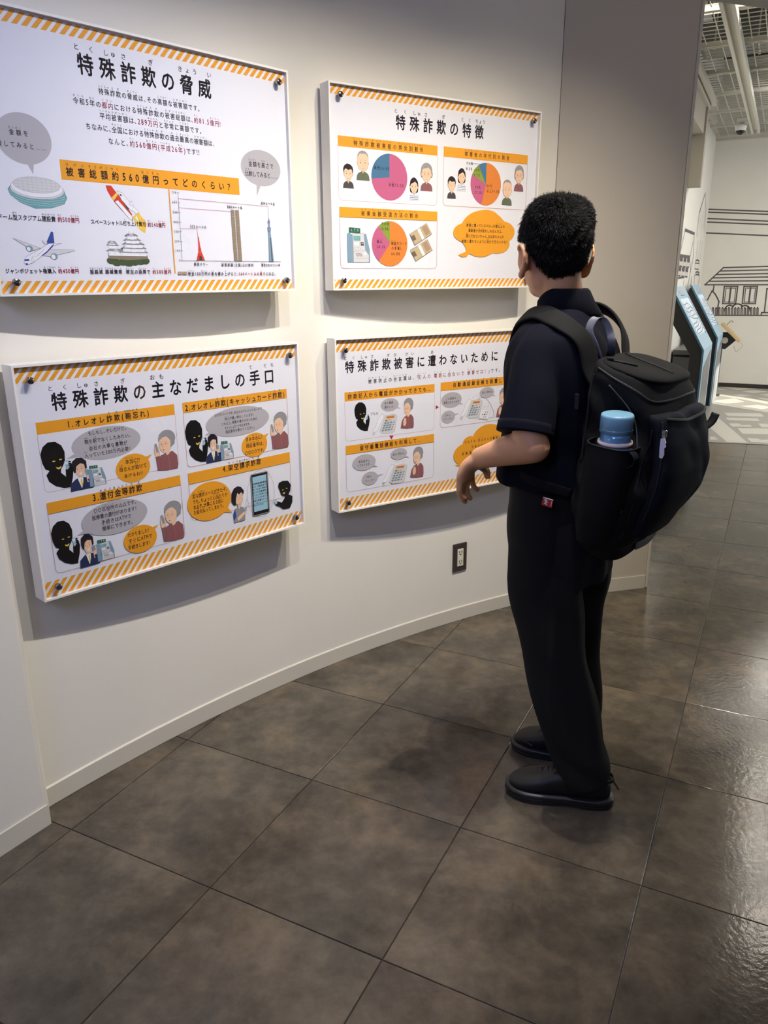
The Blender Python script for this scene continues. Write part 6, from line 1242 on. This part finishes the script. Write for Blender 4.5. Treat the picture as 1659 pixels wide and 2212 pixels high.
# ------------------------------------------------------------------ backpack
BA = math.radians(-40); Bp = V3((math.cos(BA), math.sin(BA), 0)); Lp = V3((math.cos(BA - PI / 2), math.sin(BA - PI / 2), 0)); MI = V3((0.532, 1.853, 0))
pack = thing('backpack', 'large black backpack with padded straps and a bottle in its side pocket', 'backpack', (MI.x, MI.y, 0.71)); KO = -pack.location
def pk(s, l, z): return MI + Bp * s + Lp * l + UP * z
def pkb(o): o.location = KO; return o
SEC = [(1.205, .05, .020, .150, .100, 0), (1.198, .05, .008, .170, .128, 0), (1.17, .05, .0, .184, .142, 0), (1.12, .045, -.004, .196, .148, 0), (1.05, .03, -.006, .202, .150, .002), (.985, .015, -.010, .204, .152, .006), (.92, 0, -.012, .196, .154, .012), (.865, 0, -.014, .178, .146, .020), (.81, 0, -.012, .152, .128, .024), (.765, 0, 0, .126, .104, .022), (.735, 0, .012, .104, .078, .018), (.722, 0, .03, .08, .05, .015)]
bm = bmesh.new(); rings = []
for z, tl, s0, s1, w_, sh_ in SEC:
    r = []
    for p in sell(V3((0, 0, 0)), V3((1, 0, 0)), V3((0, 1, 0)), (s1 - s0) / 2, w_, 48, 3.4):
        s_ = p.x + (s0 + s1) / 2; r.append(pk(s_, p.y + sh_, z - tl * (s_ - .02) / .18))
    rings.append(r)
loft(bm, rings); bmesh.ops.subdivide_edges(bm, edges=bm.edges, cuts=1)
def pfold(me):
    a = npverts(me); n = np.array([v.normal[:] for v in me.vertices]); d = a - np.array(MI); s = d @ np.array(Bp); l = d @ np.array(Lp); z = a[:, 2]
    w_ = 0.004 * np.sin(z * 38 + s * 30) * np.sin(s * 26 + l * 14 + 1.0) + 0.003 * np.sin(z * 70 + s * 55 + l * 30)
    dent = -0.010 * np.exp(-(((s - .17) / .03) ** 2 + ((l - .10) / .05) ** 2 + ((z - 1.02) / .09) ** 2))
    dent -= 0.030 * np.exp(-(((s - .10) / .050) ** 2 + ((z - 1.075) / .050) ** 2)) * np.clip((l - .08) / .05, 0, 1)
    setverts(me, a + n * (w_ * np.clip((1.19 - z) / .06, .15, 1) + dent)[:, None])
pack_body = pkb(remesh(bm, 'pack_body', M_pack, pack, 0.007, 6, 0.5, pfold))
from mathutils.bvhtree import BVHTree
def surf(o):
    me = o.data; off_ = o.location; return BVHTree.FromPolygons([v.co.copy() for v in me.vertices], [tuple(p.vertices) for p in me.polygons])
PBV = [surf(pack_body)]
def snap(pts, h):
    P = np.array([list(p) for p in pts]); out_ = []
    for k in range((len(P) - 1) * 4 + 1):
        q = V3(cr(P, k / 4)); hits = [bv.find_nearest(q) for bv in PBV]; hits = [t_ for t_ in hits if t_[0] is not None]
        b_ = min(hits, key=lambda t_: t_[3]); q = b_[0] + b_[1] * h
        for bv in PBV:
            loc, nor, _, dist = bv.find_nearest(q)
            if loc is not None and dist < 0.03 and (q - loc).dot(nor) < 0: q = loc + nor * h
        out_.append(q)
    for _ in range(4): out_ = [out_[0]] + [(out_[i - 1] + out_[i] * 2 + out_[i + 1]) / 4 for i in range(1, len(out_) - 1)] + [out_[-1]]
    return out_
def piping(name, pts, r, m=None, n=8, ref=None): 
    if name not in ('lid_seam', 'lid_zip'): pts = snap(pts, r * .3)
    bm = bmesh.new(); tube(bm, pts, [r] * len(pts), ref, n); return pkb(obj(name, bm, m or M_pack2, pack, True))
# top lid with its rolled edge, front pocket, panel seams
piping('lid_piping', [pk(.03, .135, 1.19), pk(.09, .150, 1.165), pk(.15, .150, 1.145), pk(.188, .135, 1.128), pk(.200, .06, 1.124), pk(.200, -.06, 1.124), pk(.188, -.135, 1.128), pk(.10, -.150, 1.16), pk(.03, -.135, 1.19)], .0032)
bm = bmesh.new(); rings = []
for k in range(5): rings.append([pk(p.x + .098, p.y, 1.196 + [0, .006, .010, .012, .010][k] - .05 * (p.x + .078) / .18) for p in sell(V3((0, 0, 0)), V3((1, 0, 0)), V3((0, 1, 0)), [.080, .079, .070, .055, .02][k], [.125, .124, .115, .09, .03][k], 40, 3.2)])
loft(bm, rings); bmesh.ops.recalc_face_normals(bm, faces=bm.faces); lidp = pkb(obj('lid_panel', bm, M_pack, pack, True))
piping('lid_seam', [pk(.035, -.02, 1.2055), pk(.08, -.01, 1.193), pk(.13, -.005, 1.179), pk(.160, 0, 1.169)], .0016)
piping('lid_zip', [pk(.045, .095, 1.2005), pk(.075, .080, 1.1945), pk(.10, .06, 1.1875)], .0022, M_pack2)
bm = bmesh.new(); box(bm, pk(.050, .094, 1.203), .016, .007, .004, Bp, Lp, UP); beveled(bm, .001); pkb(obj('lid_zip_pull', bm, M_pack2, pack))
# front storm flap on the outer face and the big front pocket
bm = bmesh.new(); rings = []
for z, s1, w_, pw in ((1.095, .200, .128, .012), (1.09, .212, .136, .012), (1.03, .228, .142, .012), (.96, .232, .144, .01), (.90, .222, .142, .0), (.84, .190, .120, .0), (.80, .165, .10, .0)):
    rings.append([pk(s1 - .030 + p.x, p.y + .008, z) for p in sell(V3((0, 0, 0)), V3((1, 0, 0)), V3((0, 1, 0)), .030, w_, 36, 3.0)])
loft(bm, rings); bmesh.ops.recalc_face_normals(bm, faces=bm.faces); fpk = pkb(remesh(bm, 'front_pocket', M_packblue, pack, 0.007, 5, 0.5, folds(0.003, 40, 9))); PBV.append(surf(fpk))
piping('front_flap_edge', [pk(.214, .138, 1.092), pk(.230, .07, 1.082), pk(.232, 0, 1.080), pk(.228, -.07, 1.082), pk(.212, -.136, 1.092)], .0042)
piping('pocket_zip', [pk(.205, .150, 1.085), pk(.210, .158, 1.03), pk(.206, .158, .97), pk(.196, .152, .91), pk(.172, .140, .85)], .0030)
piping('side_piping', [pk(.07, .15, 1.15), pk(.115, .155, 1.09), pk(.150, .157, 1.04), pk(.158, .16, 1.0), pk(.145, .162, .93), pk(.118, .16, .86)], .0020, mat('piping_grey', srgb(58, 58, 62), .4))
piping('side_seam', [pk(.165, .158, 1.06), pk(.172, .162, .99), pk(.168, .162, .93), pk(.150, .156, .86), pk(.128, .136, .80)], .0016)
piping('side_zip', [pk(.012, .140, 1.175), pk(.006, .150, 1.12), pk(.004, .154, 1.05), pk(.002, .156, .98)], .0030)
bm = bmesh.new(); box(bm, pk(.006, .158, 1.11), .010, .004, .035, Bp, Lp, UP); beveled(bm, .001); pkb(obj('side_zip_pull', bm, M_pack2, pack))
# pale zip pull on the front pocket
zb_ = pk(.212, .163, 1.062)
bm = bmesh.new(); box(bm, zb_, .010, .006, .016, Bp, Lp, UP); beveled(bm, .002); pkb(obj('zip_slider', bm, M_chrome, pack))
bm = bmesh.new(); prism(bm, [zb_ + Lp * .004 + Bp * a_ + UP * b_ for a_, b_ in ((-.0045, -.010), (.0035, -.008), (.0070, -.018), (.0055, -.020), (.0075, -.026), (.004, -.030), (.0055, -.044), (.002, -.052), (-.004, -.050), (-.0050, -.030))], 0, vec=Lp * .003); bmesh.ops.recalc_face_normals(bm, faces=bm.faces); pkb(obj('zip_pull', bm, M_zip, pack))
# side pocket that holds the bottle
bm = bmesh.new(); rings = []
PQ = [(1.026, .101, .052, .194), (1.01, .100, .054, .196), (.96, .096, .056, .198), (.90, .088, .054, .194), (.84, .075, .046, .180), (.79, .062, .034, .160)]
for z, s_, ra, lo_ in PQ: rings.append([pk(s_ + p.x, .145 + p.y, z - (p.x * .10 if z > 1 else 0)) for p in sell(V3((0, 0, 0)), V3((1, 0, 0)), V3((0, 1, 0)), ra, lo_ - .128, 32, 3.0)])
loft(bm, rings, cap=False); rings2 = [[v + (V3((0, 0, 0)) - (v - pk(s_, .145, v.z))).normalized() * .003 for v in r] for r, (z, s_, ra, lo_) in zip(rings, PQ)]
loft(bm, rings2, cap=False); bmesh.ops.recalc_face_normals(bm, faces=bm.faces); pkb(obj('side_pocket', bm, M_pack, pack, True))
bm = bmesh.new(); r0 = [pk(.101 + p.x, .145 + p.y, 1.026 - p.x * .10) for p in sell(V3((0, 0, 0)), V3((1, 0, 0)), V3((0, 1, 0)), .0525, .0665, 24, 3.0)]; tube(bm, r0 + [r0[0]], [.0020] * 25, None, 8, 2); pkb(obj('pocket_binding', bm, M_pack2, pack, True))
bm = bmesh.new(); c_ = pk(.148, .176, 1.000); tube(bm, [c_ + UP * .022 - Bp * .004, c_ + UP * .008 + Bp * .012, c_ - UP * .010 + Bp * .010, c_ - UP * .020 - Bp * .006], [(.014, .003)] * 4, Lp, 12); pkb(obj('pocket_tab', bm, M_packblue, pack, True))
# shoulder straps: padded upper part, thin webbing below
def strap(pts, w0=.033, th=.0065, name='shoulder_strap', ref=None, m=None):
    bm = bmesh.new(); tube(bm, pts, [(w0, th)] * len(pts), ref, 20, 6, power=3.0); return pkb(obj(name, bm, m or M_pack, pack, True))
SBV = surf(bpy.data.objects['polo_shirt'])
def conform(pts, h, hw, th, name):
    """padded band that lies on the shirt"""
    P = np.array([list(p) for p in pts]); C_ = []; N_s = []
    for k in range((len(P) - 1) * 5 + 1):
        q = V3(cr(P, k / 5)); loc, nor, _, dist = SBV.find_nearest(q); sg = (q - loc).dot(nor)
        C_.append(q if sg > h else loc + nor * h); N_s.append(nor)
    for _ in range(6):
        C_ = [C_[0]] + [(C_[i - 1] + C_[i] * 2 + C_[i + 1]) / 4 for i in range(1, len(C_) - 1)] + [C_[-1]]
        N_s = [N_s[0]] + [(N_s[i - 1] + N_s[i] * 2 + N_s[i + 1]).normalized() for i in range(1, len(N_s) - 1)] + [N_s[-1]]
    rings = []
    for i, c_ in enumerate(C_):
        loc, nor, _, dist = SBV.find_nearest(c_); sg = (c_ - loc).dot(nor)
        if sg < h: c_ = loc + nor * h
        d = (C_[min(i + 1, len(C_) - 1)] - C_[max(i - 1, 0)]).normalized(); n = N_s[i]; w_ = d.cross(n).normalized(); n = w_.cross(d)
        rings.append(sell(c_, w_, n, hw, th, 20, 3.0))
    bm = bmesh.new(); loft(bm, rings); bmesh.ops.recalc_face_normals(bm, faces=bm.faces); return pkb(obj(name, bm, M_pack, pack, True))
conform([pk(.06, .090, 1.120), pk(.010, .108, 1.172), V3((0.452, 1.785, 1.215)), V3((0.420, 1.795, 1.255)), V3((0.382, 1.822, 1.295)), V3((0.358, 1.865, 1.300)), V3((0.348, 1.920, 1.262)), V3((0.340, 1.975, 1.18)), V3((0.335, 1.995, 1.08)), V3((0.335, 1.980, 1.00))], .007, .028, .0055, 'shoulder_strap')
conform([pk(.06, -.080, 1.120), pk(.012, -.080, 1.180), V3((0.597, 1.930, 1.235)), V3((0.582, 1.968, 1.278)), V3((0.550, 2.000, 1.305)), V3((0.500, 2.030, 1.300)), V3((0.455, 2.065, 1.235)), V3((0.425, 2.085, 1.15)), V3((0.420, 2.080, 1.02))], .007, .028, .0055, 'shoulder_strap')
strap([V3((0.335, 1.980, 1.01)), V3((0.305, 1.90, .955)), V3((0.330, 1.80, .925)), V3((0.385, 1.762, .905)), V3((0.445, 1.765, .885))], .011, .0015, 'lower_webbing', UP)
strap([V3((0.420, 2.070, 1.03)), V3((0.47, 2.09, .96)), V3((0.54, 2.05, .92)), V3((0.575, 1.98, .89))], .011, .0015, 'lower_webbing', UP)
# grey ribbon carry loop
bm = bmesh.new(); tube(bm, [pk(.004, .052, 1.195), V3((0.485, 1.8, 1.229)), V3((0.471, 1.8, 1.26)), V3((0.481, 1.8, 1.286)), V3((0.501, 1.8, 1.285)), V3((0.517, 1.8, 1.261)), V3((0.525, 1.8, 1.229)), pk(.004, -.012, 1.195)], [(.0095, .0011)] * 8, V3((.35, -.2, 0.0)).normalized(), 10, 6); pkb(obj('carry_loop', bm, M_ribbon, pack, True))
# red side tag
tg = pk(-.045, .172, .868); tx = (Bp * .75 + Lp * -.1 + UP * -.12).normalized(); ty = UP.copy(); ty = (ty - tx * ty.dot(tx)).normalized(); tn = tx.cross(ty); tn = tn if tn.dot(V3((0, 0, 0)) - V3((0.4, 1.76, 0))) > 0 else -tn
bm = bmesh.new(); box(bm, tg, .026, .0015, .020, tx, tn, ty); beveled(bm, .0005, 1); rt = pkb(obj('red_tag', bm, M_red, pack))
bm = bmesh.new(); box(bm, tg + ty * .0095, .025, .0018, .0014, tx, tn, ty); obj('tag_edge', bm, M_tagw, rt)
cu = bpy.data.curves.new('tag_lettering', 'FONT'); cu.body = 'NB'; cu.size = .0105; cu.offset = .0004; cu.shear = .3; cu.align_x = 'CENTER'; cu.align_y = 'CENTER'; cu.extrude = .0002
lt = bpy.data.objects.new('tag_lettering', cu); COL.objects.link(lt); dg = bpy.context.evaluated_depsgraph_get(); dg.update(); me = bpy.data.meshes.new_from_object(lt.evaluated_get(dg)); bpy.data.objects.remove(lt)
va = npverts(me); va = np.array(tg + tn * .0011 - tx * .003)[None, :] + va[:, :1] * np.array(ty)[None, :] - va[:, 1:2] * np.array(tx)[None, :] + va[:, 2:] * np.array(tn)[None, :]
setverts(me, va.astype(np.float32)); lt = link('tag_lettering', me, M_tagw, rt)
bm = bmesh.new(); box(bm, tg + tx * .0105 + tn * .001, .0012, .0004, .013, tx, tn, ty); obj('tag_small_line', bm, M_tagw, rt)
# small strap end on the far side, reflective strip at the bottom
bm = bmesh.new(); tube(bm, [pk(.185, -.150, 1.02), pk(.205, -.162, 1.04), pk(.212, -.168, 1.062)], [(.010, .003)] * 3, Bp, 10); pkb(obj('strap_end', bm, M_pack2, pack, True))
bm = bmesh.new(); tube(bm, [pk(.118, .02, .752), pk(.128, -.03, .757), pk(.130, -.075, .770)], [(.010, .002)] * 3, UP, 10); pkb(obj('reflective_strip', bm, M_ribbon, pack, True))

# ------------------------------------------------------------------ bottle in the side pocket
bt = thing('water_bottle', 'powder blue water bottle standing in the side pocket of the black backpack', 'bottle', pk(.101, .158, .87)); bo = -bt.location
ab = (UP + Bp * .04 + Lp * .06).normalized(); b0 = pk(.101, .172, .87)
def bl(name, prof, m):
    bm = bmesh.new(); lathe(bm, V3((0, 0, 0)), ab, prof, 40); return obj(name, bm, m, bt, True)
bl('bottle_body', [(.020, 0), (.031, .003), (.033, .01), (.033, .165), (.0325, .172), (.0325, .188)], M_bottle2)
bl('silicone_ring', [(.033, .158), (.0372, .159), (.0378, .162), (.0372, .166), (.033, .167)], M_ring)
cp = bl('bottle_cap', [(.0335, .186), (.0352, .1865), (.0352, .221), (.0343, .2245), (.032, .226), (.030, .2262), (.001, .2258)], M_bottle)
bm = bmesh.new(); lathe(bm, ab * .1925, ab, [(.0354, 0), (.0357, .0008), (.0354, .0016)], 40); obj('cap_groove', bm, M_bottle2, cp, True)
